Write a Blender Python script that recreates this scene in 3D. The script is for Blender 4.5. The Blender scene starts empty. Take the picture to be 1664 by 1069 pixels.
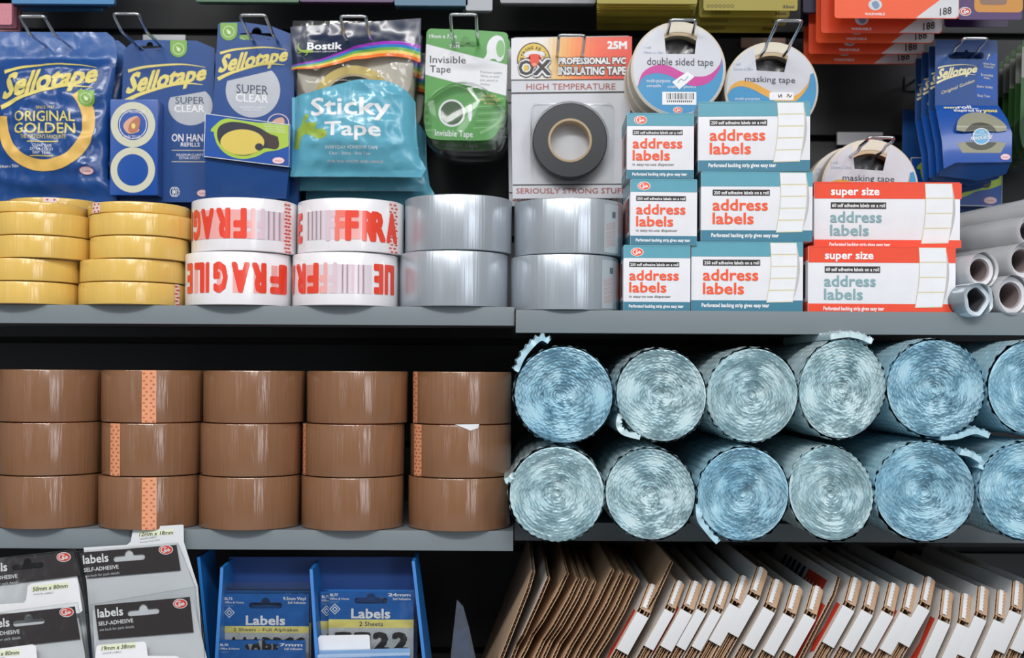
import bpy, bmesh, math, random
from math import pi, sin, cos, radians, asin, atan2, hypot
from mathutils import Vector, Matrix, noise
from mathutils.geometry import tessellate_polygon

SC = bpy.context.scene
COL = SC.collection
random.seed(7)

# ---------------------------------------------------------------- camera, world, lights, exposure
F, CX, CY, ZC = 1980.0, 832.0, 610.0, 1.30      # focal length in px, optical axis in the frame, eye height
TILT = radians(0.3)
cam = bpy.data.objects.new('camera', bpy.data.cameras.new('camera'))
COL.objects.link(cam)
cam.data.sensor_width = 36
cam.data.lens = 36 * F / 1664
cam.data.shift_y = (CY - 534.5) / 1664
cam.data.clip_start = 0.02
cam.matrix_world = Matrix.Translation((0, 0, ZC)) @ Matrix.Rotation(-TILT, 4, 'Y') @ Matrix.Rotation(pi / 2, 4, 'X')
cam.data.dof.use_dof = True
cam.data.dof.focus_distance = 1.10
cam.data.dof.aperture_fstop = 5.6
SC.camera = cam

wd = bpy.data.worlds.new('shop_ambient')
SC.world = wd
wd.use_nodes = True
wn = wd.node_tree
bg = wn.nodes['Background']
tc = wn.nodes.new('ShaderNodeTexCoord')
sx = wn.nodes.new('ShaderNodeSeparateXYZ')
rp = wn.nodes.new('ShaderNodeValToRGB')
rp.color_ramp.elements[0].position = 0.30
rp.color_ramp.elements[0].color = (0.10, 0.105, 0.11, 1)
rp.color_ramp.elements[1].position = 0.75
rp.color_ramp.elements[1].color = (0.62, 0.64, 0.66, 1)
mr = wn.nodes.new('ShaderNodeMapRange')
mr.inputs[1].default_value = -1
mr.inputs[2].default_value = 1
wn.links.new(tc.outputs['Generated'], sx.inputs[0])
wn.links.new(sx.outputs['Z'], mr.inputs[0])
wn.links.new(mr.outputs[0], rp.inputs[0])
# the shop behind the camera: bright bands added to streak the tape rolls, dimmer between
gr = wn.nodes.new('ShaderNodeTexGradient')
gr.gradient_type = 'RADIAL'
nr = wn.nodes.new('ShaderNodeValToRGB')
els = nr.color_ramp.elements
for e, (p_, v_) in zip([els[0], els[1]] + [els.new(0.5) for _ in range(12)],
                       ((0.0, .5), (0.10, .5), (0.125, 2.0), (0.14, .5), (0.162, .4), (0.175, 14.0), (0.186, .5), (0.235, .5), (0.245, 6.0), (0.255, .6), (0.318, .7), (0.33, 30.0), (0.348, 30.0), (0.36, .6))):
    e.position = p_
    e.color = (v_, v_, v_ * 1.03, 1)
mm = wn.nodes.new('ShaderNodeMix')
mm.data_type = 'RGBA'
mm.blend_type = 'MULTIPLY'
mm.inputs[0].default_value = 1
wn.links.new(tc.outputs['Generated'], gr.inputs[0])
wn.links.new(gr.outputs[0], nr.inputs[0])
wn.links.new(rp.outputs[0], mm.inputs[6])
wn.links.new(nr.outputs[0], mm.inputs[7])
lo_ = wn.nodes.new('ShaderNodeMapRange')          # added bands fade above and below eye height to limit their fill
ab = wn.nodes.new('ShaderNodeMath')
ab.operation = 'ABSOLUTE'
lo_.inputs[1].default_value, lo_.inputs[2].default_value = 0.22, 0.36
lo_.inputs[3].default_value, lo_.inputs[4].default_value = 1.0, 0.0
wn.links.new(sx.outputs['Z'], ab.inputs[0])
wn.links.new(ab.outputs[0], lo_.inputs[0])
m3 = wn.nodes.new('ShaderNodeMix')
m3.data_type = 'RGBA'
wn.links.new(lo_.outputs[0], m3.inputs[0])
m3.inputs[6].default_value = (0.6, 0.6, 0.6, 1)
wn.links.new(nr.outputs[0], m3.inputs[7])
wn.links.new(m3.outputs[2], mm.inputs[7])
wn.links.new(mm.outputs[2], bg.inputs[0])
bg.inputs[1].default_value = 0.46

def ceiling_lamp(name, x, y, sx_, sy_, watts):
    l = bpy.data.lights.new(name, 'AREA')
    l.shape = 'RECTANGLE'
    l.size, l.size_y = sx_, sy_
    l.energy = watts
    l.color = (1.0, 0.985, 0.97)
    o = bpy.data.objects.new(name, l)
    COL.objects.link(o)
    o.location = (x, y, ZC + 1.40)
    return o
ceiling_lamp('ceiling_lamp', -0.25, -0.80, 1.3, 0.35, 56)
ceiling_lamp('ceiling_lamp', 1.25, -0.65, 0.6, 1.2, 19)
ceiling_lamp('ceiling_lamp', -1.60, -0.65, 0.6, 1.2, 22)
ceiling_lamp('ceiling_lamp', 0.25, -1.9, 0.5, 1.4, 22)

SC.view_settings.view_transform = 'Standard'
SC.view_settings.look = 'None'
SC.view_settings.gamma = 1
SC.view_settings.use_curve_mapping = False
SC.view_settings.exposure = 0.0

# ---------------------------------------------------------------- helpers
def P(px, py, Y):
    """a point of the place that lies Y metres in front of the lens, seen at pixel px, py"""
    dx, dy = px - CX, py - CY
    c, s = cos(TILT), sin(TILT)
    return Vector(((c * dx + s * dy) * Y / F, Y, ZC - (-s * dx + c * dy) * Y / F))

def lin(h):
    h = h.lstrip('#')
    v = [int(h[i:i + 2], 16) / 255 for i in (0, 2, 4)]
    return tuple(x / 12.92 if x <= 0.04045 else ((x + 0.055) / 1.055) ** 2.4 for x in v)

MATS = {}
def M(hexc, rough=0.45, metal=0.0, coat=0.0, var=0.06, scale=60, bump=0.0, bscale=200, stretch=None, trans=0.0, spec=0.5):
    key = (hexc, rough, metal, coat, var, scale, bump, bscale, stretch, trans, spec)
    if key in MATS:
        return MATS[key]
    m = bpy.data.materials.new('surface_' + hexc.lstrip('#'))
    m.use_nodes = True
    n, k = m.node_tree.nodes, m.node_tree.links
    b = n['Principled BSDF']
    t = n.new('ShaderNodeTexCoord')
    nz = n.new('ShaderNodeTexNoise')
    nz.inputs['Scale'].default_value = scale
    k.new(t.outputs['Object'], nz.inputs['Vector'])
    mx = n.new('ShaderNodeMix')
    mx.data_type = 'RGBA'
    c = lin(hexc)
    lo = [max(0, x * (1 - var)) for x in c] + [1]
    hi = [min(1, x * (1 + var)) for x in c] + [1]
    mx.inputs[6].default_value = lo
    mx.inputs[7].default_value = hi
    k.new(nz.outputs[0], mx.inputs[0])
    k.new(mx.outputs[2], b.inputs['Base Color'])
    b.inputs['Roughness'].default_value = rough
    b.inputs['Metallic'].default_value = metal
    b.inputs['Coat Weight'].default_value = coat
    b.inputs['Coat Roughness'].default_value = 0.12
    b.inputs['Specular IOR Level'].default_value = spec
    if trans:
        b.inputs['Transmission Weight'].default_value = trans
    if bump:
        nb = n.new('ShaderNodeTexNoise')
        nb.inputs['Scale'].default_value = bscale
        nb.inputs['Detail'].default_value = 3
        mp = n.new('ShaderNodeMapping')
        if stretch:
            mp.inputs['Scale'].default_value = stretch
            oi = n.new('ShaderNodeObjectInfo')
            k.new(oi.outputs['Location'], mp.inputs['Location'])
        k.new(t.outputs['Object'], mp.inputs['Vector'])
        k.new(mp.outputs[0], nb.inputs['Vector'])
        bp = n.new('ShaderNodeBump')
        bp.inputs['Strength'].default_value = bump
        bp.inputs['Distance'].default_value = 0.002
        k.new(nb.outputs[0], bp.inputs['Height'])
        k.new(bp.outputs[0], b.inputs['Normal'])
        if coat:
            k.new(bp.outputs[0], b.inputs['Coat Normal'])
    MATS[key] = m
    return m

def film(name, tint, haze=0.06, rough=0.10, bump=0.3, bscale=90, refl=1.0):
    if name in MATS:
        return MATS[name]
    m = bpy.data.materials.new(name)
    m.use_nodes = True
    n, k = m.node_tree.nodes, m.node_tree.links
    n.remove(n['Principled BSDF'])
    out = n['Material Output']
    t = n.new('ShaderNodeTexCoord')
    nb = n.new('ShaderNodeTexNoise')
    nb.inputs['Scale'].default_value = bscale
    k.new(t.outputs['Object'], nb.inputs['Vector'])
    bp = n.new('ShaderNodeBump')
    bp.inputs['Strength'].default_value = bump
    bp.inputs['Distance'].default_value = 0.002
    k.new(nb.outputs[0], bp.inputs['Height'])
    tr = n.new('ShaderNodeBsdfTransparent')
    tr.inputs[0].default_value = (*lin(tint), 1)
    df = n.new('ShaderNodeBsdfDiffuse')
    df.inputs[0].default_value = (*lin(tint), 1)
    gl = n.new('ShaderNodeBsdfGlossy')
    gl.inputs['Roughness'].default_value = rough
    k.new(bp.outputs[0], gl.inputs['Normal'])
    fr = n.new('ShaderNodeFresnel')
    fr.inputs[0].default_value = 1.5
    k.new(bp.outputs[0], fr.inputs['Normal'])
    ml = n.new('ShaderNodeMath')
    ml.operation = 'MULTIPLY'
    ml.inputs[1].default_value = refl
    k.new(fr.outputs[0], ml.inputs[0])
    m1 = n.new('ShaderNodeMixShader')
    m1.inputs[0].default_value = haze
    k.new(tr.outputs[0], m1.inputs[1])
    k.new(df.outputs[0], m1.inputs[2])
    m2 = n.new('ShaderNodeMixShader')
    k.new(ml.outputs[0], m2.inputs[0])
    k.new(m1.outputs[0], m2.inputs[1])
    k.new(gl.outputs[0], m2.inputs[2])
    k.new(m2.outputs[0], out.inputs[0])
    MATS[name] = m
    return m

def bubble_film(name, tint, tint2):
    if name in MATS:
        return MATS[name]
    m = bpy.data.materials.new(name)
    m.use_nodes = True
    n, k = m.node_tree.nodes, m.node_tree.links
    n.remove(n['Principled BSDF'])
    out = n['Material Output']
    t = n.new('ShaderNodeTexCoord')
    nz = n.new('ShaderNodeTexNoise')
    nz.inputs['Scale'].default_value = 45
    k.new(t.outputs['Object'], nz.inputs['Vector'])
    mx = n.new('ShaderNodeMix')
    mx.data_type = 'RGBA'
    mx.inputs[6].default_value = (*lin(tint), 1)
    mx.inputs[7].default_value = (*lin(tint2), 1)
    k.new(nz.outputs[0], mx.inputs[0])
    df = n.new('ShaderNodeBsdfDiffuse')
    tl = n.new('ShaderNodeBsdfTranslucent')
    k.new(mx.outputs[2], df.inputs[0])
    k.new(mx.outputs[2], tl.inputs[0])
    tr = n.new('ShaderNodeBsdfTransparent')
    k.new(mx.outputs[2], tr.inputs[0])
    gl = n.new('ShaderNodeBsdfGlossy')
    gl.inputs['Roughness'].default_value = 0.16
    fr = n.new('ShaderNodeFresnel')
    fr.inputs[0].default_value = 1.45
    a = n.new('ShaderNodeMixShader')
    a.inputs[0].default_value = 0.2
    k.new(df.outputs[0], a.inputs[1])
    k.new(tl.outputs[0], a.inputs[2])
    b = n.new('ShaderNodeMixShader')
    b.inputs[0].default_value = 0.05
    k.new(a.outputs[0], b.inputs[1])
    k.new(tr.outputs[0], b.inputs[2])
    c = n.new('ShaderNodeMixShader')
    k.new(fr.outputs[0], c.inputs[0])
    k.new(b.outputs[0], c.inputs[1])
    k.new(gl.outputs[0], c.inputs[2])
    k.new(c.outputs[0], out.inputs[0])
    MATS[name] = m
    return m

class MB:
    """one mesh in the making, with its materials"""
    def __init__(s):
        s.bm = bmesh.new()
        s.mats = []
    def slot(s, m):
        if m not in s.mats:
            s.mats.append(m)
        return s.mats.index(m)
    def face(s, co, m, smooth=False):
        f = s.bm.faces.new([s.bm.verts.new(c) for c in co])
        f.material_index = s.slot(m)
        f.smooth = smooth
        return f
    def box(s, x0, x1, y0, y1, z0, z1, m, bev=0.0):
        v = [s.bm.verts.new((x, y, z)) for x in (x0, x1) for y in (y0, y1) for z in (z0, z1)]
        idx = [(0, 1, 3, 2), (4, 6, 7, 5), (0, 4, 5, 1), (2, 3, 7, 6), (0, 2, 6, 4), (1, 5, 7, 3)]
        fs = []
        for q in idx:
            f = s.bm.faces.new([v[i] for i in q])
            f.material_index = s.slot(m)
            fs.append(f)
        if bev:
            es = list({e for f in fs for e in f.edges})
            bmesh.ops.bevel(s.bm, geom=es, offset=bev, segments=2, affect='EDGES', profile=0.7, clamp_overlap=True)
    def lathe(s, prof, m, seg=72, closed=True, fn=None, smooth=True):
        rings = []
        for k in range(seg):
            a = 2 * pi * k / seg
            rings.append([s.bm.verts.new(fn(r, z, a) if fn else (r * cos(a), r * sin(a), z)) for r, z in prof])
        n = len(prof)
        mi = s.slot(m)
        for k in range(seg):
            A, B = rings[k], rings[(k + 1) % seg]
            for i in range(n if closed else n - 1):
                j = (i + 1) % n
                f = s.bm.faces.new((A[i], B[i], B[j], A[j]))
                f.material_index = mi
                f.smooth = smooth
    def tube(s, pts, r, m, seg=10, caps=True):
        pts = [Vector(p) for p in pts]
        rings = []
        up = None
        for i, p in enumerate(pts):
            d = (pts[min(i + 1, len(pts) - 1)] - pts[max(i - 1, 0)]).normalized()
            if up is None:
                up = Vector((0, 0, 1)) if abs(d.z) < 0.9 else Vector((1, 0, 0))
            a = d.cross(up).normalized()
            b = a.cross(d).normalized()
            up = b
            rings.append([s.bm.verts.new(p + (a * cos(2 * pi * k / seg) + b * sin(2 * pi * k / seg)) * r) for k in range(seg)])
        mi = s.slot(m)
        for A, B in zip(rings, rings[1:]):
            for k in range(seg):
                f = s.bm.faces.new((A[k], A[(k + 1) % seg], B[(k + 1) % seg], B[k]))
                f.material_index = mi
                f.smooth = True
        if caps:
            for R in (rings[0][::-1], rings[-1]):
                f = s.bm.faces.new(R)
                f.material_index = mi
    def plate(s, outline, fm, th, m, holes=(), mside=None, mback=None):
        """flat sheet with holes: front at d=0, back th behind it"""
        loops = [list(outline)] + [list(h) for h in holes]
        flat = [p for l in loops for p in l]
        tris = tessellate_polygon([[Vector((p[0], p[1], 0)) for p in l] for l in loops])
        fr = [s.bm.verts.new(fm(u, v, 0)) for u, v in flat]
        bk = [s.bm.verts.new(fm(u, v, -th)) for u, v in flat]
        mi, ms, mb = s.slot(m), s.slot(mside or m), s.slot(mback or mside or m)
        for t in tris:
            for vs, q in ((fr, mi), (bk, mb)):
                try:
                    f = s.bm.faces.new([vs[i] for i in t])
                    f.material_index = q
                except ValueError:
                    pass
        o = 0
        for l in loops:
            for i in range(len(l)):
                j = (i + 1) % len(l)
                f = s.bm.faces.new((fr[o + i], fr[o + j], bk[o + j], bk[o + i]))
                f.material_index = ms
            o += len(l)
    def build(s, name, parent=None, loc=None, smooth_angle=None):
        bmesh.ops.recalc_face_normals(s.bm, faces=s.bm.faces)
        me = bpy.data.meshes.new(name)
        s.bm.to_mesh(me)
        s.bm.free()
        for m in s.mats:
            me.materials.append(m)
        me.set_sharp_from_angle(angle=radians(40))
        o = bpy.data.objects.new(name, me)
        COL.objects.link(o)
        if parent:
            o.parent = parent
        if loc is not None:
            o.location = loc
        return o

def tag(o, label=None, cat=None, group=None, kind=None):
    for k, v in (('label', label), ('category', cat), ('group', group), ('kind', kind)):
        if v:
            o[k] = v
    return o

def thing(name, label, cat, loc, group=None, rot=(0, 0, 0)):
    o = bpy.data.objects.new(name, None)
    o.empty_display_size = 0.02
    COL.objects.link(o)
    o.location = loc
    o.rotation_euler = rot
    return tag(o, label, cat, group)

def copy_tree(o, parent=None):
    c = o.copy()
    COL.objects.link(c)
    if parent:
        c.parent = parent
    for ch in [q for q in bpy.data.objects if q.parent == o and q != c]:
        copy_tree(ch, c)
    return c

def dup(o, loc, label, rot=None, group=None):
    c = copy_tree(o)
    c.location = loc
    if rot is not None:
        c.rotation_euler = rot
    c['label'] = label
    if group:
        c['group'] = group
    return c

ORD = ['first', 'second', 'third', 'fourth', 'fifth', 'sixth', 'seventh', 'eighth', 'ninth', 'tenth', 'eleventh', 'twelfth',
       'thirteenth', 'fourteenth', 'fifteenth', 'sixteenth', 'seventeenth', 'eighteenth', 'nineteenth', 'twentieth']

# ---------------------------------------------------------------- printed matter
EPS = 0.00016
_TXT = {}
def text_mesh(s, bold):
    key = (s, bold)
    if key not in _TXT:
        cu = bpy.data.curves.new('lettering', 'FONT')
        cu.body = s
        cu.size = 1
        cu.resolution_u = 2
        cu.dimensions = '2D'
        cu.fill_mode = 'BOTH'
        ob = bpy.data.objects.new('lettering', cu)
        me = ob.to_mesh()
        vs = [(v.co.x, v.co.y) for v in me.vertices]
        fs = [tuple(p.vertices) for p in me.polygons]
        if bold > 0:                                   # heavier strokes: the same letters struck again a little to each side
            n, v0, f0 = len(vs), vs, fs
            k = bold * .8
            dirs = [(k, k), (-k, k), (k, -k), (-k, -k)] + ([(bold, 0), (-bold, 0), (0, bold), (0, -bold)] if bold > 0.03 else [])
            vs, fs = list(v0), list(f0)
            vs = [(x, y, 0.0) for x, y in v0]
            for q_, (dx, dy) in enumerate(dirs):
                o_ = len(vs)
                vs += [(x + dx, y + dy, 1.5e-5 * (q_ + 1)) for x, y in v0]
                fs += [tuple(i + o_ for i in f) for f in f0]
        ob.to_mesh_clear()
        bpy.data.objects.remove(ob)
        bpy.data.curves.remove(cu)
        xs = [v[0] for v in vs] or [0, 1]
        x0, x1 = min(xs), max(xs)
        _TXT[key] = ([((v[0] - x0) / max(1e-6, x1 - x0), v[1] / 0.73, v[2] if len(v) > 2 else 0.0) for v in vs], fs)
    return _TXT[key]

def spline(pts, n=8):
    """smooth open curve through the points"""
    out = []
    p = [pts[0]] + list(pts) + [pts[-1]]
    for i in range(1, len(p) - 2):
        for k in range(n):
            t = k / n
            out.append(tuple(0.5 * (2 * p[i][q] + (p[i + 1][q] - p[i - 1][q]) * t + (2 * p[i - 1][q] - 5 * p[i][q] + 4 * p[i + 1][q] - p[i + 2][q]) * t * t
                       + (3 * p[i][q] - p[i - 1][q] - 3 * p[i + 1][q] + p[i + 2][q]) * t ** 3) for q in range(len(pts[0]))))
    out.append(tuple(pts[-1]))
    return out

def closed(pts, n=6):
    q = [pts[-1]] + list(pts) + [pts[0], pts[1]]
    s = spline(q, n)
    return s[n:len(s) - n - 1]

def ellp(cx, cy, rx, ry, n=40, a0=0, a1=360):
    full = abs(a1 - a0) >= 360
    return [(cx + rx * cos(radians(a0 + (a1 - a0) * k / (n if full else n - 1))), cy + ry * sin(radians(a0 + (a1 - a0) * k / (n if full else n - 1)))) for k in range(n)]

def rrect(x0, y0, x1, y1, r=0, n=5):
    if r <= 0:
        return [(x0, y0), (x1, y0), (x1, y1), (x0, y1)]
    o = []
    for cx, cy, a in ((x1 - r, y0 + r, -90), (x1 - r, y1 - r, 0), (x0 + r, y1 - r, 90), (x0 + r, y0 + r, 180)):
        o += [(cx + r * cos(radians(a + 90 * k / n)), cy + r * sin(radians(a + 90 * k / n))) for k in range(n + 1)]
    return o

def euro(cx, cy, w, h, r):
    """hanger hole: a slot with a hump on top"""
    o = ellp(cx + w / 2 - h / 2, cy, h / 2, h / 2, 7, -90, 90) + ellp(cx - w / 2 + h / 2, cy, h / 2, h / 2, 7, 90, 270)
    o += ellp(cx, cy - h / 2, r, r * 1.15, 9, 180, 360)
    return o

class Art:
    """flat print drawn in the photograph's pixels (or a zoomed crop of it: scale and corner)"""
    def __init__(s, sc=1.0, ox=0.0, oy=0.0):
        s.sc, s.ox, s.oy = sc, ox, oy
        s.items = []
    def t(s, p):
        return (s.ox + p[0] / s.sc, s.oy + p[1] / s.sc)
    def poly(s, m, pts, L=1, holes=()):
        loops = [[s.t(p) for p in pts]] + [[s.t(p) for p in h] for h in holes]
        flat = [p for l in loops for p in l]
        if len(loops) == 1 and len(flat) <= 4:
            s.items.append((m, L, flat, [tuple(range(len(flat)))]))
        else:
            tr = tessellate_polygon([[Vector((p[0], p[1], 0)) for p in l] for l in loops])
            s.items.append((m, L, flat, [tuple(q) for q in tr]))
        return s
    def rect(s, m, x0, y0, x1, y1, L=1, r=0):
        return s.poly(m, rrect(x0, y0, x1, y1, r), L)
    def ell(s, m, cx, cy, rx, ry=None, L=1, n=36):
        return s.poly(m, ellp(cx, cy, rx, ry or rx, n), L)
    def ring(s, m, cx, cy, rx, ry, kx, L=1, a0=0, a1=360, n=48):
        o = ellp(cx, cy, rx, ry, n, a0, a1)
        i = ellp(cx, cy, rx * kx, ry * kx, n, a0, a1)
        fs, N = [], len(o)
        for k in range(N if abs(a1 - a0) >= 360 else N - 1):
            j = (k + 1) % N
            fs.append((k, j, N + j, N + k))
        s.items.append((m, L, [s.t(p) for p in o + i], fs))
        return s
    def stroke(s, m, pts, w0, w1=None, L=1, smooth=True):
        w1 = w0 if w1 is None else w1
        q = spline(pts, 8) if smooth and len(pts) > 2 else list(pts)
        a, b = [], []
        for i, p in enumerate(q):
            n0, n1 = q[max(0, i - 1)], q[min(len(q) - 1, i + 1)]
            dx, dy = n1[0] - n0[0], n1[1] - n0[1]
            l = hypot(dx, dy) or 1
            w = (w0 + (w1 - w0) * i / (len(q) - 1)) / 2
            a.append((p[0] - dy / l * w, p[1] + dx / l * w))
            b.append((p[0] + dy / l * w, p[1] - dx / l * w))
        N = len(q)
        s.items.append((m, L, [s.t(p) for p in a + b], [(i, i + 1, N + i + 1, N + i) for i in range(N - 1)]))
        return s
    def textq(s, m, st, bl, br, tr, tl, L=2, bold=0.0):
        """lettering whose baseline runs bl-br and whose capitals reach tl-tr"""
        vs, fs = text_mesh(st, bold)
        o = []
        for u, v, e in vs:
            x = (bl[0] * (1 - u) + br[0] * u) * (1 - v) + (tl[0] * (1 - u) + tr[0] * u) * v
            y = (bl[1] * (1 - u) + br[1] * u) * (1 - v) + (tl[1] * (1 - u) + tr[1] * u) * v
            o.append(s.t((x, y)) + (e,))
        s.items.append((m, L, o, fs))
        return s
    def text(s, m, st, x0, top, x1, base, L=2, bold=0.0, dy=0.0, it=0.0):
        """upright lettering between two x, from the top of its capitals to its baseline; dy = rise over the line"""
        h = base - top
        return s.textq(m, st, (x0, base), (x1, base - dy), (x1 + it * h, top - dy), (x0 + it * h, top), L, bold)
    def emit(s, mb, fm, grid=None):
        for m, L, vs, fs in s.items:
            mi = mb.slot(m)
            if not grid:
                bv = [mb.bm.verts.new(fm(v[0], v[1], L * EPS + (v[2] if len(v) > 2 else 0))) for v in vs]
                for f in fs:
                    try:
                        q = mb.bm.faces.new([bv[i] for i in f])
                        q.material_index = mi
                    except ValueError:
                        pass
                continue
            t = bmesh.new()
            bv = [t.verts.new((v[0], v[1], v[2] * 1000 if len(v) > 2 else 0)) for v in vs]
            for f in fs:
                try:
                    t.faces.new([bv[i] for i in f])
                except ValueError:
                    pass
            for ax, g in ((0, grid[0]), (1, grid[1])):
                if not g:
                    continue
                lo = min(v[ax] for v in vs)
                hi = max(v[ax] for v in vs)
                k = math.floor(lo / g) + 1
                while k * g < hi:
                    co = [0, 0, 0]
                    no = [0, 0, 0]
                    co[ax] = k * g
                    no[ax] = 1
                    bmesh.ops.bisect_plane(t, geom=t.verts[:] + t.edges[:] + t.faces[:], plane_co=co, plane_no=no, dist=1e-5)
                    k += 1
            bmesh.ops.triangulate(t, faces=t.faces[:])
            mp = {v: mb.bm.verts.new(fm(v.co.x, v.co.y, L * EPS + v.co.z / 1000)) for v in t.verts}
            for f in t.faces:
                q = mb.bm.faces.new([mp[v] for v in f.verts])
                q.material_index = mi
                q.smooth = True
            t.free()

def flat(cx, cy, Y, bulge=None):
    s = Y / F
    if bulge:
        return lambda u, v, d: Vector(((u - cx) * s, -d - bulge(u, v), -(v - cy) * s))
    return lambda u, v, d: Vector(((u - cx) * s, -d, -(v - cy) * s))

# common printing colours
WHITE = M('#e4e6ea', 0.4)
PAPER = M('#dcdee2', 0.5)
BLACK = M('#2b2626', 0.4)
ORANGE = M('#f0562c', 0.4)
BLUE = M('#1c4a8c', 0.32, coat=0.3)
BRIGHT = M('#0f4fa6', 0.32, coat=0.3)
YEL = M('#e6d67a', 0.4)
CLEAR = film('clear_film', '#f8fafa', 0.022, 0.1, 0.35, 70)
POUCH = film('pouch_film', '#fbfcfc', 0.004, 0.1, 0.3, 60, 0.8)
STIFF = film('clear_blister', '#fbfcfc', 0.006, 0.08, 0.05, 30, 0.55)
CHROME = M('#c9ccd0', 0.18, metal=1.0, var=0.03)
KRAFT = M('#b8977a', 0.75, var=0.10, scale=140)
CORE = M('#c9b394', 0.8, var=0.08)
# ---------------------------------------------------------------- the place: slatted back wall, floor, shelves
WALLY = 1.36
PANEL = M('#2d2e30', 0.55, var=0.08, scale=30)
GAP = M('#1c1c1e', 0.7)
STEEL = M('#747e83', 0.42, var=0.03, scale=20, bump=0.03, bscale=900)
DARKSTEEL = M('#4a4c50', 0.5, var=0.04, scale=20)

mb = MB()
slots = [ZC + (555 + 167 * k) * WALLY / F for k in range(-8, 3)]
edges = [ZC - 0.75] + slots + [ZC + 0.80]
for a, b in zip(edges, edges[1:]):
    mb.box(-1.6, 1.6, WALLY, WALLY + 0.015, a + 0.0035, b - 0.0035, PANEL, 0.0015)
mb.box(-1.6, 1.6, WALLY + 0.015, WALLY + 0.02, ZC - 0.75, ZC + 0.80, GAP)
tag(mb.build('wall_back'), 'dark grey slatted back wall behind the shelves', 'wall', kind='structure')

mb = MB()
mb.box(-3, 3, -3, 1.6, -0.05, 0, M('#9a9c9e', 0.5, var=0.1, scale=4))
tag(mb.build('floor'), 'grey shop floor', 'floor', kind='structure')

def shelf(label, x0, x1, ztop, yf, lip, m):
    o = thing('metal_shelf', label, 'shelf', ((x0 + x1) / 2, yf, ztop), 'metal shelves')
    w = (x1 - x0) / 2
    d = WALLY - 0.003 - yf
    mb = MB()
    mb.box(-w, w, 0.0012, d, -0.0012, 0, m)
    mb.build('board', o)
    mb = MB()
    mb.box(-w, w, 0, 0.0012, -lip, 0, m, 0.0005)
    mb.build('front_lip', o)
    mb = MB()
    mb.box(-w, w, 0.0012, 0.02, -lip, -lip + 0.0012, DARKSTEEL)
    mb.box(-w, w, 0.0188, 0.02, -lip + 0.0012, -0.0022, DARKSTEEL)
    mb.build('return_flange', o)
    mb = MB()
    mb.box(-w, w, 0.08, 0.11, -0.016, -0.0013, DARKSTEEL)
    mb.build('stiffening_rib', o)
    return o
Z1, Z2 = ZC + 0.0617, ZC + 0.0590
Z3, Z4 = ZC - 0.1404, ZC - 0.1452
Z5 = ZC - 0.350
XS = P(836.5, 610, 1.10).x
shelf('upper grey metal shelf carrying the yellow, fragile and silver tapes', -1.05, XS - 0.0006, Z1, 1.100, 0.0168, STEEL)
shelf('upper grey metal shelf carrying the address label boxes', XS + 0.0006, 1.05, Z2, 1.096, 0.0205, STEEL)
shelf('lower grey metal shelf carrying the brown tape stacks', -1.05, XS - 0.0006, Z3, 1.100, 0.0180, STEEL)
shelf('set-back grey metal shelf carrying the bubble wrap rolls', XS + 0.0006, 1.05, Z4, 1.205, 0.0180, STEEL)
shelf('bottom metal shelf under the label packs and cardboard boxes', -1.05, 1.05, Z5, 0.960, 0.0200, DARKSTEEL)

# ---------------------------------------------------------------- rolls of tape
def side_art(c, R, s, h, grid=0.004):
    """map for prints round a roll: u px across the picture, v px up from the roll's foot, both flat px at scale s"""
    def fm(u, v, d):
        x = max(-0.9999, min(0.9999, (u - c) * s / R))
        a = asin(x)
        r = R + d + 0.00012
        return Vector((r * sin(a), -r * cos(a), v * s))
    return fm

def tape_roll(name, label, cat, group, x0, x1, zb, h, m, yf, core=0.038, rot=0.0, corem=None):
    s = yf / F
    R = (x1 - x0) / 2 * (yf + 0.047) / F
    yc = yf + R
    x = P((x0 + x1) / 2, 500, yc).x
    o = thing(name, label, cat, (x, yc, zb), group, (0, 0, 0))
    g = 0.0004
    mb = MB()
    b = 0.0011
    mb.lathe([(core, g), (R - b, g), (R - b * .3, g + b * .3), (R, g + b), (R, h - g - b), (R - b * .3, h - g - b * .3), (R - b, h - g), (core, h - g)], m, 96)
    w = mb.build('wound_tape', o)
    w.rotation_euler.z = rot
    mb = MB()
    mb.lathe([(core - 0.003, g), (core - 0.0001, g), (core - 0.0001, h - g), (core - 0.003, h - g)], corem or CORE, 48)
    mb.build('cardboard_core', o)
    o['R'] = R
    return o, R

STR = (420, 420, 6)
YTAPE = M('#e0ba62', 0.22, var=0.10, scale=30, coat=0.5, bump=0.22, bscale=1, stretch=(240, 240, 22))
BTAPE = M('#835d42', 0.24, var=0.08, scale=25, coat=0.55, bump=0.30, bscale=1, stretch=(210, 210, 20))
WTAPE = M('#efedf0', 0.22, var=0.03, coat=0.6, bump=0.10, bscale=1, stretch=(200, 200, 8))
STAPE = M('#b4bcc4', 0.30, metal=0.45, var=0.04, coat=0.25, bump=0.20, bscale=1, stretch=(300, 300, 5))
TABW = M('#ead6d2', 0.4)
TABR = M('#cc4a4a', 0.4)
TABO = M('#dd9872', 0.35)
TABD = M('#b8623c', 0.4)

def tab(o, R, c, x0, x1, h, s, base, dots, n=2):
    """printed pull strip where the wound tape starts"""
    a = Art()
    H = h / s
    a.rect(base, x0, 1, x1, H - 1, 1)
    rows = int(H / 6)
    for r in range(rows):
        for q in range(n):
            x = x0 + (x1 - x0) * (q + (0.3 if r % 2 else 0.65)) / n
            y = 3 + r * 6
            a.rect(dots, x - 2.0, y - 0.8, x + 2.0, y + 0.8, 2)
            a.rect(dots, x - 0.8, y - 1.6, x + 0.8, y + 1.6, 2)
    mb = MB()
    a.emit(mb, side_art(c, R, s, h), (3, None))
    p = mb.build('start_tab', o)
    tag(p, 'printed start tab')

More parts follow.
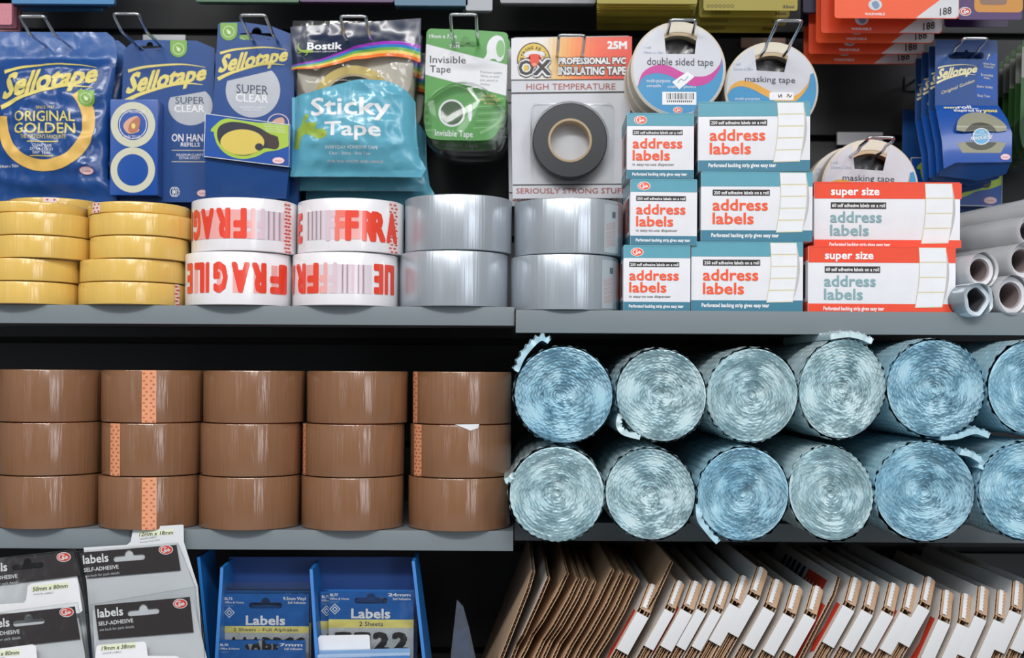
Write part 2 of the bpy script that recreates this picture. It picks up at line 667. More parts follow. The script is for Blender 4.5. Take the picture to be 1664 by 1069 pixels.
# yellow packing tapes, two stacks
YS = [(-32, 129, 0), (-30, 133, 1), (-13, 149, 2), (-10, 147, 3)]
YS2 = [(132, 301, 0), (134, 302, 1), (150, 305, 2), (149, 311, 3)]
h = 0.0207
for st, (rows, nm) in enumerate(((YS, 'at the shelf end'), (YS2, 'beside the white fragile tapes'))):
    for x0, x1, k in rows:
        which = ['bottom', 'second from bottom', 'third from bottom', 'fourth from bottom'][k]
        o, R = tape_roll('packing_tape_roll', f'clear yellow tape roll, {which} in the yellow stack {nm}', 'tape roll',
                         'yellow tape rolls', x0, x1, Z1 + k * h, h, YTAPE, 1.088, rot=st * 1.3 + k * 0.9)
        if st == 1 and k == 0:
            tab(o, R, (x0 + x1) / 2, 297, 301, h, 1.088 / F, TABW, TABR, 1)
thin = 0.0105
o, R = tape_roll('packing_tape_roll', 'thin yellow tape roll on top of the yellow stack at the shelf end', 'tape roll', 'yellow tape rolls', -22, 138, Z1 + 4 * h, thin, YTAPE, 1.093, rot=.5)
o, R = tape_roll('packing_tape_roll', 'thin yellow tape roll topping the yellow stack beside the fragile tapes', 'tape roll', 'yellow tape rolls', 147, 306, Z1 + 4 * h, thin, YTAPE, 1.092, rot=2.5)
tab(o, R, 226, 166, 183, thin, 1.092 / F, TABW, TABR)
o, R = tape_roll('packing_tape_roll', 'yellow tape roll bridging both yellow stacks at the back, red dashed tab', 'tape roll', 'yellow tape rolls', 18, 168, Z1 + 4 * h + thin, 0.0115, YTAPE, 1.150, rot=1.5)
tab(o, R, 93, 98, 119, 0.0115, 1.15 / F, TABW, TABR)

# white tapes printed FRAGILE
RED = M('#e8452f', 0.3, coat=0.5)
GH1 = M('#ecaaa6', 0.3, coat=0.5)
GH2 = M('#dcc3cc', 0.3, coat=0.5)
GH3 = M('#dad0d8', 0.3, coat=0.5)
hf = 0.0484
def fragile(label, x0, x1, k, draw, tb=None):
    o, R = tape_roll('fragile_tape_roll', label, 'tape roll', 'white fragile tape rolls', x0, x1, Z1 + k * hf, hf, WTAPE, 1.088, rot=k)
    a = Art()
    s = 1.088 / F
    c = (x0 + x1) / 2
    draw(a)
    mb = MB()
    a.emit(mb, side_art(c, R, s, hf), (2.5, None))
    p = mb.build('red_print', o)
    tag(p, 'red FRAGILE lettering with faded layers below')
    if tb:
        tab(o, R, c, tb[0], tb[1], hf, s, TABW, TABR)
LO, HI = 20, 67
def up(a, m, st, xa, xb, L=2, b=0.045):
    for e in (0, 1.6):
        a.textq(m, st, (xa + e, LO), (xb - 1.6 + e, LO), (xb - 1.6 + e, HI), (xa + e, HI), L + e * .1, b)
def down(a, m, st, xa, xb, L=2, b=0.045):
    for e in (0, 1.6):
        a.textq(m, st, (xb - 1.6 + e, HI), (xa + e, HI), (xa + e, LO), (xb - 1.6 + e, LO), L + e * .1, b)
def ghosts(a, xs, w, m):
    for x in xs:
        a.rect(m, x, LO, x + w, HI, 1)
def tl(a):
    a.rect(GH1, 330, LO, 418, HI, 1)
    down(a, RED, 'F', 398, 419); down(a, RED, 'R', 369, 393); down(a, RED, 'A', 341, 365); down(a, RED, 'G', 323, 340); down(a, RED, 'I', 315, 320)
    a.rect(GH3, 420, LO, 476, HI, 1)
    down(a, GH1, 'F', 418, 432, 2); down(a, GH2, 'F', 434, 446, 2); ghosts(a, (450, 457, 465), 4, GH2)
def bl(a):
    for x in (330, 347, 372, 398, 430, 455):
        a.rect(GH1, x, LO, x + 8, HI, 1)
    for ch, xa, xb in (('E', 314, 327), ('L', 331, 350), ('I', 353, 359), ('G', 366, 390), ('A', 396, 424), ('R', 427, 448), ('F', 453, 474)):
        down(a, RED, ch, xa, xb)
def tr_(a):
    up(a, RED, 'E', 484.5, 497)
    a.rect(GH3, 505, LO, 555, HI, 1)
    ghosts(a, (507, 514, 522, 530), 3.5, GH2)
    up(a, GH2, 'F', 540, 556, 2); a.rect(GH1, 556, LO, 600, HI, 1); up(a, M('#ef7a6a', 0.3, coat=0.5), 'F', 555, 572, 2)
    up(a, RED, 'F', 572, 594); up(a, RED, 'R', 599, 619); up(a, RED, 'R', 613, 635, 1.6); up(a, RED, 'A', 636, 651)
def br_(a):
    down(a, RED, 'A', 475.5, 484); down(a, RED, 'R', 487, 506); a.rect(GH1, 505, LO, 530, HI, 1); down(a, RED, 'F', 509, 529)
    down(a, GH1, 'F', 531, 544, 2); a.rect(GH3, 531, LO, 614, HI, 1); down(a, GH2, 'F', 546, 560, 2)
    ghosts(a, (566, 574, 583, 592, 600), 4, GH2)
    down(a, RED, 'E', 617, 631); down(a, RED, 'LI', 633, 646)
fragile('upside-down white fragile tape roll on top, beside the yellow stack', 313, 482, 1, tl, (473, 480))
fragile('white fragile tape roll, bottom of the stack beside the yellow tapes', 303, 475, 0, bl)
fragile('upright white fragile tape roll on top, beside the silver tapes', 484, 656, 1, tr_, (640, 652))
fragile('white fragile tape roll, bottom of the stack beside the silver tapes', 476, 648, 0, br_)

# silver duct tapes
hs = 0.0505
for nm, x0, x1, zb, k in (('beside the fragile tapes', 649, 827, Z1, 0), ('beside the fragile tapes', 657, 832, Z1, 1),
                          ('beside the small address label boxes', 828, 1006, Z2, 0), ('beside the small address label boxes', 834, 1012, Z2, 1)):
    o, R = tape_roll('duct_tape_roll', f'silver duct tape roll, {"top" if k else "bottom"} of the stack {nm}', 'tape roll', 'silver duct tape rolls',
                     x0 + 0.5, x1 - 0.5, zb + k * hs, hs, STAPE, 1.090, rot=k * 1.7 + x0)
    if x0 > 820:
        c = (x0 + x1) / 2
        a = Art()
        G = M('#aab4ba', 0.3, coat=0.4)
        xa, xb = (978, 1003) if k else (975, 1001)
        a.rect(G, xa, 4, xb, 84, 1)
        for i in range(5):
            a.textq(M('#c88078', 0.4), 'OOO', (xa + 6 + i * 3.2, 12 + i), (xa + 6 + i * 3.2, 52 + i), (xa + 4 + i * 3.2, 52 + i), (xa + 4 + i * 3.2, 12 + i), 2)
        a.rect(M('#5c666e', 0.4), xa + 14, 62, xa + 20, 72, 2)
        mb = MB()
        a.emit(mb, side_art(c, R, 1.09 / F, hs), (3, None))
        tag(mb.build('wrapper_label', o), 'faint printed wrapper label')

# brown parcel tapes
hb = 0.0480
BX = [[(-1, 165), (165, 327), (327, 490), (492, 658), (665, 831)],
      [(-1, 166), (170, 329), (329, 491), (494, 659), (668, 832)],
      [(0, 166), (169, 331), (333, 496), (500, 664), (671, 832)]]
btabs = {(0, 1): (257, 279), (1, 1): (200, 219), (2, 1): (256, 278), (1, 3): (494.3, 502), (1, 4): (675, 688), (2, 4): (671.5, 680)}
for r in range(3):
    for c in range(5):
        x0, x1 = BX[r][c]
        colname = 'brown stack at the picture edge' if c == 0 else ('brown stack beside the bubble wrap' if c == 4 else f'{ORD[c]} brown stack from the left')
        o, R = tape_roll('parcel_tape_roll', f'brown parcel tape roll, {["bottom", "middle", "top"][r]} of the {colname}', 'tape roll', 'brown parcel tape rolls',
                         x0 + .3, x1 - .3, Z3 + r * hb, hb, BTAPE, 1.089, rot=(r * 5 + c) * 0.77, corem=M('#c2543c', 0.7))
        if (r, c) in btabs:
            xa, xb = btabs[(r, c)]
            tab(o, R, (x0 + x1) / 2, xa, xb, hb, 1.089 / F, TABO, TABD, 2 if xb - xa > 12 else 1)
        if (r, c) == (1, 4):
            mb = MB()
            a = Art()
            a.poly(PAPER, [(744, 88), (783, 88.5), (781, 82), (769, 78), (757, 83)], 2)
            a.emit(mb, side_art((x0 + x1) / 2, R, 1.089 / F, hb), (4, None))
            tag(mb.build('torn_wrapper', o), 'torn white wrapper corner')

# ---------------------------------------------------------------- boxes of address labels
TEAL = M('#5c9fb2', 0.35, coat=0.3)
TEALD = M('#3f7c94', 0.35, coat=0.3)
BEIGE = M('#d8cfa8', 0.5)
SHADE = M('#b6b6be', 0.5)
REDB = M('#ea4a2b', 0.35, coat=0.3)
ORT = M('#f0562c', 0.4)
GREY_T = M('#7fa5ab', 0.4)
BOXW = M('#e2e3e8', 0.35, coat=0.25)
TEXTW = M('#f0f0f2', 0.4)

def emblem(a, m, cx, cy, rx, ry, tilt=-0.1):
    """orange oval with a looped C and small lettering"""
    a.ell(TEXTW, cx, cy, rx, ry, 2)
    a.ell(m, cx, cy, rx * .9, ry * .86, 3)
    a.ring(TEXTW, cx - rx * .22, cy, rx * .5, ry * .62, 0.72, 4, 40, 320, 24)
    a.textq(TEXTW, 'lub', (cx - rx * .22, cy + ry * .34), (cx + rx * .62, cy + ry * .3), (cx + rx * .66, cy - ry * .34), (cx - rx * .18, cy - ry * .3), 4, 0.04)

def strip_art(a, w, x0, x1, y0, y1):
    """the roll of white labels printed across the box front"""
    n = 12
    lf, rt, sh = [], [], []
    for i in range(n + 1):
        t = i / n
        y = y0 + (y1 - y0) * t
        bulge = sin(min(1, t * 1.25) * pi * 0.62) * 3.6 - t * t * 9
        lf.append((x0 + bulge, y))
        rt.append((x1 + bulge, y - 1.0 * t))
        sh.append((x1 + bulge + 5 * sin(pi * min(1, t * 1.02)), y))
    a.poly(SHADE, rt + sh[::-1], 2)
    a.poly(BEIGE, [(p[0] - .8, p[1]) for p in lf] + [(p[0] + .8, p[1]) for p in rt][::-1], 3)
    N = 5 if w < 190 else 4
    for k in range(N):
        q = [i for i in range(n + 1)]
        ta, tb = k / N + 0.008, (k + 1) / N - 0.012
        def at(side, t):
            i = min(n - 1, int(t * n))
            f = t * n - i
            return (side[i][0] * (1 - f) + side[i + 1][0] * f, side[i][1] * (1 - f) + side[i + 1][1] * f)
        ts = [ta + (tb - ta) * j / 4 for j in range(5)]
        a.poly(WHITE, [at(lf, t) for t in ts] + [at(rt, t) for t in ts][::-1], 4)

def carton(label, group, w, h, d, loc, yaw, art, mside, draw_side=None):
    o = thing('label_box', label, 'box', loc, group, (0, 0, yaw))
    mb = MB()
    mb.box(-w / 2, w / 2, 0, d, 0, h, BOXW, 0.0007)
    s = loc[1] / F
    art.emit(mb, lambda u, v, e: Vector((u * s - w / 2, -e - 0.0001, h - v * s)))
    W, H = w / s, h / s
    t = 0.205 * H
    a = Art()
    D = d / s
    a.rect(mside[0], .5, .5, D - .5, t, 1).rect(mside[1], .5, H * .84, D - .5, H - .5, 1)
    a.textq(ORT, 'address labels', (D * .62, H * .78), (D * .62, H * .26), (D * .3, H * .26), (D * .3, H * .78), 2, 0.02)
    a.rect(BLACK, D * .7, H * .26, D * .82, H * .78, 2)
    a.emit(mb, lambda u, v, e: Vector((-w / 2 - e - 0.0001, d - u * s, h - v * s)))
    Art().rect(mside[0], .5, .5, W - .5, D - .5, 1).emit(mb, lambda u, v, e: Vector((u * s - w / 2, v * s, h + e + 0.0001)))
    mb.build('carton', o)
    mb = MB()
    mb.box(-w / 2 + 0.0006, w / 2 - 0.0006, -0.0005, 0.0002, h - 0.0006, h + 0.0006, mside[0])
    mb.build('lid_flap', o)
    return o

def big_art(W, H):
    a = Art()
    a.rect(TEAL, .5, .5, W - .5, H * .205).rect(TEALD, .5, H * .838, W - .5, H - .5)
    k = W / 182
    a.rect(BLACK, 19 * k, 28.5, 112 * k, 38, 2).text(TEXTW, '250 self adhesive labels on a roll', 21 * k, 30.5, 110 * k, 36, 3, 0.02)
    a.text(ORT, 'address', 19 * k, 43, 109 * k, 62, 2, 0.022).text(ORT, 'labels', 19 * k, 65, 86 * k, 84, 2, 0.022)
    a.text(TEXTW, 'Perforated backing strip gives easy tear', 17 * k, 99, 127 * k, 105.5, 2, 0.03)
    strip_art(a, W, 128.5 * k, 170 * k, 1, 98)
    return a
def small_art(W, H):
    a = Art()
    a.rect(TEAL, .5, .5, W - .5, H * .188).rect(TEALD, .5, H * .862, W - .5, H - .5)
    k = W / 109
    emblem(a, ORT, 22 * k, 10.5, 10.5, 7)
    a.rect(BLACK, 9.5 * k, 26.5, 90.5 * k, 34.5, 2).text(TEXTW, '250 self adhesive labels on a roll', 11 * k, 28.5, 89 * k, 33, 3, 0.02)
    a.text(ORT, 'address', 9.5 * k, 39, 90 * k, 56, 2, 0.022).text(ORT, 'labels', 9.5 * k, 58.5, 70 * k, 75.5, 2, 0.022)
    a.text(BLACK, 'in easy-to-use dispenser', 9.5 * k, 80, 77 * k, 84.5, 2)
    a.text(TEXTW, 'Perforated backing strip gives easy tear', 9 * k, 95.5, 98 * k, 100.5, 2, 0.03)
    return a
def super_art(W, H):
    a = Art()
    a.rect(REDB, .5, .5, W - .5, H * .245).rect(REDB, .5, H * .875, W - .5, H - .5)
    a.text(TEXTW, 'super size', 27, 7, 106, 20, 2, 0.03)
    a.rect(BLACK, 27, 32, 117, 42.5, 2).text(TEXTW, '60 self adhesive labels on a roll', 29, 34, 115, 40, 3, 0.02)
    a.text(GREY_T, 'address', 26, 46, 110, 64.5, 2, 0.022).text(GREY_T, 'labels', 26, 67.5, 89, 86, 2, 0.022)
    a.text(TEXTW, 'Perforated backing strip gives easy tear', 25, 97, 124, 103.5, 2, 0.03)
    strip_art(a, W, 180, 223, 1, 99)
    return a

YB = 1.100
sB = YB / F
def bx(px, Y):
    return P(px, 450, Y).x
hsm, hbg, hsp = 105.8 * sB, 112.6 * sB, 106 * sB
wsm, wbg, wsp = 109 * sB, 181 * sB, 240 * sB
hsm2 = 107 * sB
for k, (px, yaw) in enumerate(((1067.5, 0.0), (1078, 0.02), (1072, -0.015))):
    carton(f'small teal address label box, {["bottom", "middle", "top"][k]} of its stack', 'small teal address label boxes', wsm, hsm, 0.060,
           (bx(px, YB), YB, Z2 + k * (hsm + 0.0008)), yaw, small_art(wsm / sB, hsm / sB), (TEAL, TEALD))
for k, (px, yaw) in enumerate(((1214, -0.03), (1229, -0.02), (1224, -0.05))):
    carton(f'large teal address label box, {["bottom", "middle", "top"][k]} of its stack', 'large teal address label boxes', wbg, hbg, 0.058,
           (bx(px, YB + .002), YB + .002, Z2 + k * (hbg + 0.0008)), yaw, big_art(wbg / sB, hbg / sB), (TEAL, TEALD))
for k, (px, yaw, y) in enumerate(((1433, 0.0, YB), (1441, 0.0, YB + 0.012))):
    carton(f'red super size address label box, {["bottom", "top"][k]} of the pair', 'red address label boxes', wsp, hsp, 0.055,
           (bx(px, y), y, Z2 + k * (hsp + 0.0008)), yaw, super_art(wsp / sB, hsp / sB), (REDB, REDB))
# ---------------------------------------------------------------- display hooks
def hook(label, px, py, wpx, yt, run=0.022, rise=0.010, plate=None, r=0.0016):
    tip = P(px, py, yt)
    hw = wpx / 2 * yt / F
    o = thing('display_hook', label, 'hook', (tip.x, WALLY, tip.z - rise), 'chrome wire display hooks')
    ty, by = yt - WALLY, yt + run - WALLY
    def side(sg):
        x = sg * hw
        return [(x, -0.001, 0), (x, by + 0.006, 0), (x, by, 0.001), (x, by - 0.004, 0.003), (x, ty + 0.004, rise - 0.002), (x, ty + 0.001, rise - 0.0004)]
    L, R = side(-1), side(1)
    top = [(-hw + 0.0006, ty + 0.0002, rise), (-hw + 0.003, ty, rise + 0.0004), (hw - 0.003, ty, rise + 0.0004), (hw - 0.0006, ty + 0.0002, rise)]
    mb = MB()
    mb.tube(L + top + R[::-1], r, CHROME, 12)
    mb.build('wire_prong', o)
    mb = MB()
    mb.box(-hw - 0.003, hw + 0.003, -0.003, 0, -0.006, 0.010, DARKSTEEL, 0.0008)
    mb.build('back_plate', o)
    if plate:
        pl, pt, pr, pb, pm = plate
        mb = MB()
        y = 0.0
        q = [P(u, v, WALLY - 0.006) - Vector(o.location) for u, v in ((pl, pt), (pr, pt), (pr, pb), (pl, pb))]
        mb.box(q[0].x, q[1].x, -0.008, -0.0035, q[2].z, q[0].z, pm, 0.0006)
        tag(mb.build('ticket_holder', o), 'pale ticket holder')
    return o
PINKP = M('#d9b9ac', 0.3, coat=0.4)
hook('chrome wire hook through the gold-ring blue tape bag', 52, 27, 41, 1.180)
hook('chrome wire hook above the blue refill pack with two cream rings', 205, 23, 41, 1.180, plate=(233, 57, 302, 68, WHITE))
hook('chrome wire hook through the blue pack with the lime dispenser picture', 411, 25, 41, 1.180, run=0.03, rise=0.008)
hook('chrome wire hook above the turquoise sticky tape bag', 574, 27, 41, 1.185)
hook('chrome wire hook through the green invisible tape card', 753, 24, 42, 1.180, rise=0.010)
hook('chrome wire hook through the orange topped insulating tape card', 929, 58, 42, 1.195, rise=0.008)
hook('chrome wire hook through the double sided tape roll', 1110, 33, 42, 1.165, rise=0.009)
hook('long chrome wire hook through the upper masking tape roll', 1283, 34, 40, 1.120, run=0.05, rise=0.012, plate=(1204, 62, 1276, 78, PINKP))
hook('chrome wire hook through the blue tape cards at the end', 1585, 63, 40, 1.19, rise=0.006)
hook('low chrome wire hook through the masking tape above the red boxes', 1432, 224, 42, 1.135, run=0.03, rise=0.006, plate=(1360, 215, 1434, 236, WHITE))

def card(o, a, outline, Y, c, m, holes=(), th=0.0007, name='card', mside=None, dy=0.0, grid=None, bulge=None):
    fm0 = flat(c[0], c[1], Y, bulge)
    fm = lambda u, v, d: fm0(u, v, d) + Vector((0, dy, 0))
    mb = MB()
    mb.plate([a.t(p) for p in outline], fm, th, m, [[a.t(p) for p in h] for h in holes], mside)
    a.emit(mb, fm, grid)
    return mb.build(name, o)

def brand(a, m, k, ox, oy, L=2):
    f = lambda *ps: [(ox + k * x, oy + k * y) for x, y in ps]
    a.stroke(m, f((50, 240), (180, 207), (400, 187), (520, 190), (640, 208)), 24 * k, 3 * k, L)
    a.textq(m, 'Sellotape', *f((30, 408), (640, 298), (668, 178), (82, 248)), L, 0.04)
    a.stroke(m, f((32, 468), (150, 412), (350, 352), (500, 332), (620, 340)), 34 * k, 4 * k, L)

LEAF = M('#7fb04a', 0.4)
LEAFW = M('#dfe8c8', 0.4)
def leaf_badge(a, x0, y0, x1, y1, L=3):
    w = x1 - x0
    a.poly(LEAF, [(x0, y0), (x1, y0)] + ellp((x0 + x1) / 2, y1 - w * .5, w / 2, w * .5, 12, 0, 180), L)
    cx, cy = (x0 + x1) / 2, (y0 + y1) / 2
    a.ring(LEAFW, cx, cy, w * .34, w * .34, 0.9, L + 1, n=24)
    a.poly(LEAFW, [(cx - w * .14, cy - w * .16), (cx + w * .1, cy - w * .02), (cx + w * .12, cy + w * .16), (cx - w * .06, cy + w * .12)], L + 1)
OVAL = M('#ecd4d8', 0.4)
OVALR = M('#d05a66', 0.4)
def maker_oval(a, cx, cy, rx, ry, L=2):
    a.ell(OVALR, cx, cy, rx, ry, L).ell(OVAL, cx, cy, rx * .93, ry * .9, L + 1)
    a.text(OVALR, 'Henkel', cx - rx * .55, cy - ry * .3, cx + rx * .55, cy + ry * .3, L + 2)

def lerp(tab_, v):
    if v <= tab_[0][0]:
        return tab_[0][1]
    for (a, b), (c, d) in zip(tab_, tab_[1:]):
        if v <= c:
            return b + (d - b) * (v - a) / (c - a)
    return tab_[-1][1]

def bag(o, name, left, right, env, B, Y, c, rows, mback, wr=0.0022, seed=0.0, art=None, grid=(5, 4), nu=40):
    """a filled film bag: front bulges towards the aisle, crimped flat at both ends"""
    y0, y1 = left[0][0], left[-1][0]
    s = Y / F
    def bulge(u, v):
        xl, xr = lerp(left, v), lerp(right, v)
        t = min(1, max(0, (u - xl) / (xr - xl)))
        e = lerp(env, v)
        w = noise.noise(Vector((u / 34 + seed, v / 22, seed))) + 0.6 * noise.noise(Vector((u / 13, v / 17 + seed, 3 + seed)))
        rid = (1 - abs(noise.noise(Vector((u / 40 + v / 60, v / 48 - u / 70, seed + 9))))) ** 4
        edge = min(1, t * (1 - t) * 9)
        return B * e * (sin(pi * t) ** 0.55 if 0 < t < 1 else 0) + wr * (w + 1.0 * rid - 0.5) * edge * (0.35 + 0.65 * e)
    nv = int((y1 - y0) / 4)
    H = []
    for j in range(nv + 1):
        v = y0 + (y1 - y0) * j / nv
        xl, xr = lerp(left, v), lerp(right, v)
        H.append([bulge(xl + (xr - xl) * i / nu, v) for i in range(nu + 1)])
    def grid_bulge(u, v):
        xl, xr = lerp(left, v), lerp(right, v)
        t = min(.99999, max(0, (u - xl) / (xr - xl))) * nu
        q = min(.99999, max(0, (v - y0) / (y1 - y0))) * nv
        i, j = int(t), int(q)
        t, q = t - i, q - j
        return (H[j][i] * (1 - t) + H[j][i + 1] * t) * (1 - q) + (H[j + 1][i] * (1 - t) + H[j + 1][i + 1] * t) * q
    fm = flat(c[0], c[1], Y, grid_bulge)
    mb = MB()
    V = []
    for j in range(nv + 1):
        v = y0 + (y1 - y0) * j / nv
        xl, xr = lerp(left, v), lerp(right, v)
        V.append([(xl + (xr - xl) * i / nu, v) for i in range(nu + 1)])
    fr = [[mb.bm.verts.new(fm(u, v, 0)) for u, v in r] for r in V]
    def back(u, v):
        p = fm(u, v, 0)
        return Vector((p.x, 0.0012 + 0.12 * max(0, -p.y), p.z))
    bk = [[mb.bm.verts.new(back(u, v)) for u, v in r] for r in V]
    for j in range(nv):
        m = rows[-1][1]
        for lim, mm in rows:
            if V[j][0][1] < lim:
                m = mm
                break
        mi, mbk = mb.slot(m), mb.slot(mback)
        for i in range(nu):
            f = mb.bm.faces.new((fr[j][i], fr[j][i + 1], fr[j + 1][i + 1], fr[j + 1][i]))
            f.material_index = mi
            f.smooth = True
            f = mb.bm.faces.new((bk[j][i], bk[j + 1][i], bk[j + 1][i + 1], bk[j][i + 1]))
            f.material_index = mbk
            f.smooth = True
        for i in (0, nu):
            f = mb.bm.faces.new((fr[j][i], fr[j + 1][i], bk[j + 1][i], bk[j][i]))
            f.material_index = mi
    if art:
        art.emit(mb, lambda u, v, d: fm(u, v, d + 0.0004), grid)
    return mb.build(name, o)

# ---------------------------------------------------------------- blue pillow bags with the golden ring
FOIL = M('#1d4b8e', 0.28, var=0.08, coat=0.25, bump=0.15, bscale=120)
FOILT = M('#3c65a6', 0.30, var=0.08, coat=0.25, bump=0.15, bscale=120)
NAVY = M('#1c2d50', 0.35, coat=0.2)
GOLD = M('#eabf66', 0.4)
PALEY = M('#e8e0b0', 0.4)
a = Art(3.96, 0, 60)
brand(a, YEL, 1.0, 0, 0)
a.ring(GOLD, 320, 560, 313, 318, 0.77, 2, -42, 187, 60)
leaf_badge(a, 533, 358, 633, 462)
a.text(YEL, 'SINCE 1937', 268, 463, 390, 482, 2)
a.text(YEL, 'ORIGINAL', 130, 492, 518, 560, 2, 0.012).text(YEL, 'GOLDEN', 125, 568, 518, 636, 2, 0.014)
a.text(YEL, "THE NATION'S FAVOURITE", 172, 645, 465, 672, 2).rect(YEL, 216, 688, 414, 694, 2)
a.text(TEXTW, 'CLEAR TAPE', 258, 706, 372, 726, 2).text(TEXTW, 'EXTRA STICKY', 243, 730, 384, 748, 2).text(TEXTW, 'EASY TEAR', 259, 752, 364, 772, 2)
a.rect(YEL, 234, 780, 384, 786, 2)
maker_oval(a, 580, 868, 43, 25)
a.text(TEXTW, '24mm x 50m', 20, 832, 152, 852, 2)
left = [(52, -8), (100, -8), (130, -4), (200, -10), (290, -12), (330, -14)]
right = [(52, 173), (62, 186), (85, 191), (110, 188), (200, 178), (290, 176), (312, 190), (330, 192)]
o = thing('tape_bag', 'blue bag of gold-ring tape hanging in front, above the yellow rolls', 'tape pack', P(85, 80, 1.247), 'blue gold-ring tape bags')
bag(o, 'film_bag', left, right, [(52, 0), (95, 0.05), (112, 0.65), (160, 1), (260, 1), (300, 0.6), (318, 0.1), (330, 0)], 0.016, 1.247, (85, 80),
    [(96, FOILT), (500, FOIL)], FOIL, 0.0028, 1.7, a)
for k in range(2):
    dup(o, P(85, 80, 1.247) + Vector((0.002 + 0.002 * k, 0.030 + 0.03 * k, -0.003 * k)), f'blue gold-ring tape bag, {ORD[k + 1]} on its hook, mostly hidden', group='blue gold-ring tape bags')

# ---------------------------------------------------------------- blue refill pack with two cream rings
SILVER = M('#b9bec6', 0.3, metal=0.3, coat=0.3)
DKT = M('#2c3a55', 0.4)
CREAM = M('#cfd0ba', 0.4)
SKIN = M('#d9a98c', 0.5)
a = Art(3.144, 0, 0)
brand(a, YEL, 0.67, 622, 204)
leaf_badge(a, 870, 207, 955, 292)
a.poly(SILVER, ellp(975, 540, 113, 100, 40, -48, 205), 2)
a.text(DKT, 'SUPER', 898, 493, 1046, 530, 3).text(TEXTW, 'CLEAR', 893, 535, 1046, 572, 3, 0.012)
a.text(TEXTW, 'ON HAND', 880, 682, 1070, 722, 2, 0.012).text(TEXTW, 'REFILLS', 927, 727, 1024, 748, 2, 0.012)
a.rect(PALEY, 880, 766, 1066, 769, 2).rect(PALEY, 880, 824, 1066, 827, 2)
a.text(TEXTW, 'MAXIMUM CLARITY', 905, 784, 1042, 798, 2).text(TEXTW, 'EXTRA STICKY', 920, 800, 1025, 813, 2)
maker_oval(a, 1038, 986, 28, 18)
a.ring(TEXTW, 890, 980, 18, 25, 0.8, 2).ring(TEXTW, 902, 980, 18, 25, 0.8, 2).ell(TEXTW, 895, 980, 6, 9, 2).text(TEXTW, '2', 912, 970, 924, 992, 2)
c = (268, 80)
Yp = 1.252
o = thing('refill_pack', 'blue super clear refill pack with two cream rings on its front box', 'tape pack', P(c[0], c[1], Yp), 'blue refill packs')
card(o, a, [(632, 255), (690, 207), (760, 203), (1005, 207), (1097, 245), (1090, 600), (1075, 830), (1062, 1032), (600, 1032), (618, 700)], Yp, c, BLUE,
     [euro(765, 248, 120, 26, 18)], 0.0009)
b = Art(3.144, 0, 0)
for cy, q in ((658, 0.62), (886, 0.70)):
    b.ring(CREAM, 713, cy, 112, 114, 0.68 if cy < 700 else 0.70, 1)
b.ring(TEXTW, 713, 658, 70, 72, 0.95, 2)
b.poly(SKIN, closed([(665, 660), (690, 630), (730, 615), (745, 630), (735, 660), (745, 690), (700, 705), (675, 690)], 4), 2)
b.poly(M('#b9765a', 0.5), closed([(700, 650), (740, 620), (750, 650), (735, 690), (705, 700), (690, 685)], 4), 3)
b.ell(YEL, 716, 665, 10, 14, 4)
b.text(TEXTW, 'EASY TO USE', 672, 712, 756, 728, 2).text(TEXTW, 'REFILL THE DISPENSER', 655, 585, 772, 600, 2)
mb = MB()
s = Yp / F
fm = flat(c[0], c[1], Yp)
p0, p1 = fm(190, 322, 0), fm(266, 169, 0)
mb.box(p0.x, p1.x, -0.020, -0.0012, p0.z, p1.z, BRIGHT, 0.0006)
b.emit(mb, lambda u, v, d: fm(u, v, d) + Vector((0, -0.0202, 0)))
tag(mb.build('refill_box', o), 'bright blue box with two cream rings')
for k in range(2):
    dup(o, P(c[0], c[1], Yp) + Vector((0.003 + 0.003 * k, 0.024 + 0.024 * k, -0.002 - 0.003 * k)), f'blue two-ring refill pack, {ORD[k + 1]} on its hook, mostly hidden')

# ---------------------------------------------------------------- blue dispenser pack with the lime panel
LIME = M('#a9c840', 0.4)
INK = M('#1e2236', 0.4)
MUST = M('#dcc55a', 0.4)
a = Art(3.144, 320, 0)
brand(a, YEL, 0.58, 90, 134)
leaf_badge(a, 120, 118, 206, 208)
cir = ellp(288, 462, 139, 139, 48, -47, 200)
a.poly(SILVER, cir, 2)
a.text(DKT, 'SUPER', 203, 428, 366, 476, 3, dy=-8).text(TEXTW, 'CLEAR', 200, 476, 366, 518, 3, 0.012, dy=-8)
a.text(TEXTW, 'MAXIMUM CLARITY', 222, 543, 352, 553, 3).text(TEXTW, 'EXTRA STICKY', 240, 557, 330, 566, 3)
a.text(TEXTW, 'ON HAND', 95, 592, 302, 628, 2, dy=-22)
a.ring(OVAL, 418, 628, 56, 48, 0.92, 2).poly(SKIN, closed([(380, 640), (400, 610), (440, 600), (450, 630), (430, 660)], 4), 2)
def dispenser_panel(b, L=1):
    b.poly(LIME, closed([(120, 700), (135, 655), (180, 632), (250, 640), (340, 652), (400, 655)], 4)[:-3] + [(494, 664), (494, 768)] + spline([(494, 768), (440, 788), (380, 798), (330, 822), (260, 834), (190, 815), (140, 768), (120, 715)], 4), L)
    b.poly(INK, closed([(135, 705), (150, 668), (200, 649), (270, 654), (340, 674), (400, 708), (432, 720), (446, 758), (430, 784), (370, 780), (300, 813), (240, 815), (180, 790), (145, 750)], 4), L + 1)
    b.ell(MUST, 262, 750, 110, 64, L + 2).ell(INK, 346, 773, 20, 18, L + 3)
    b.poly(M('#3a2a26', 0.4), [(350, 690), (440, 722), (447, 760), (430, 784), (392, 776), (372, 735)], L + 2)
    for i in range(4):
        b.text(LEAFW, 'MAXIMUM STRENGTH', 366 + i * 4, 652 + 12 * i, 470 + i * 3, 661 + 12 * i, L + 1, dy=-6)
    maker_oval(b, 443, 841, 31, 17, L + 1)
c = (415, 62)
Yp = 1.242
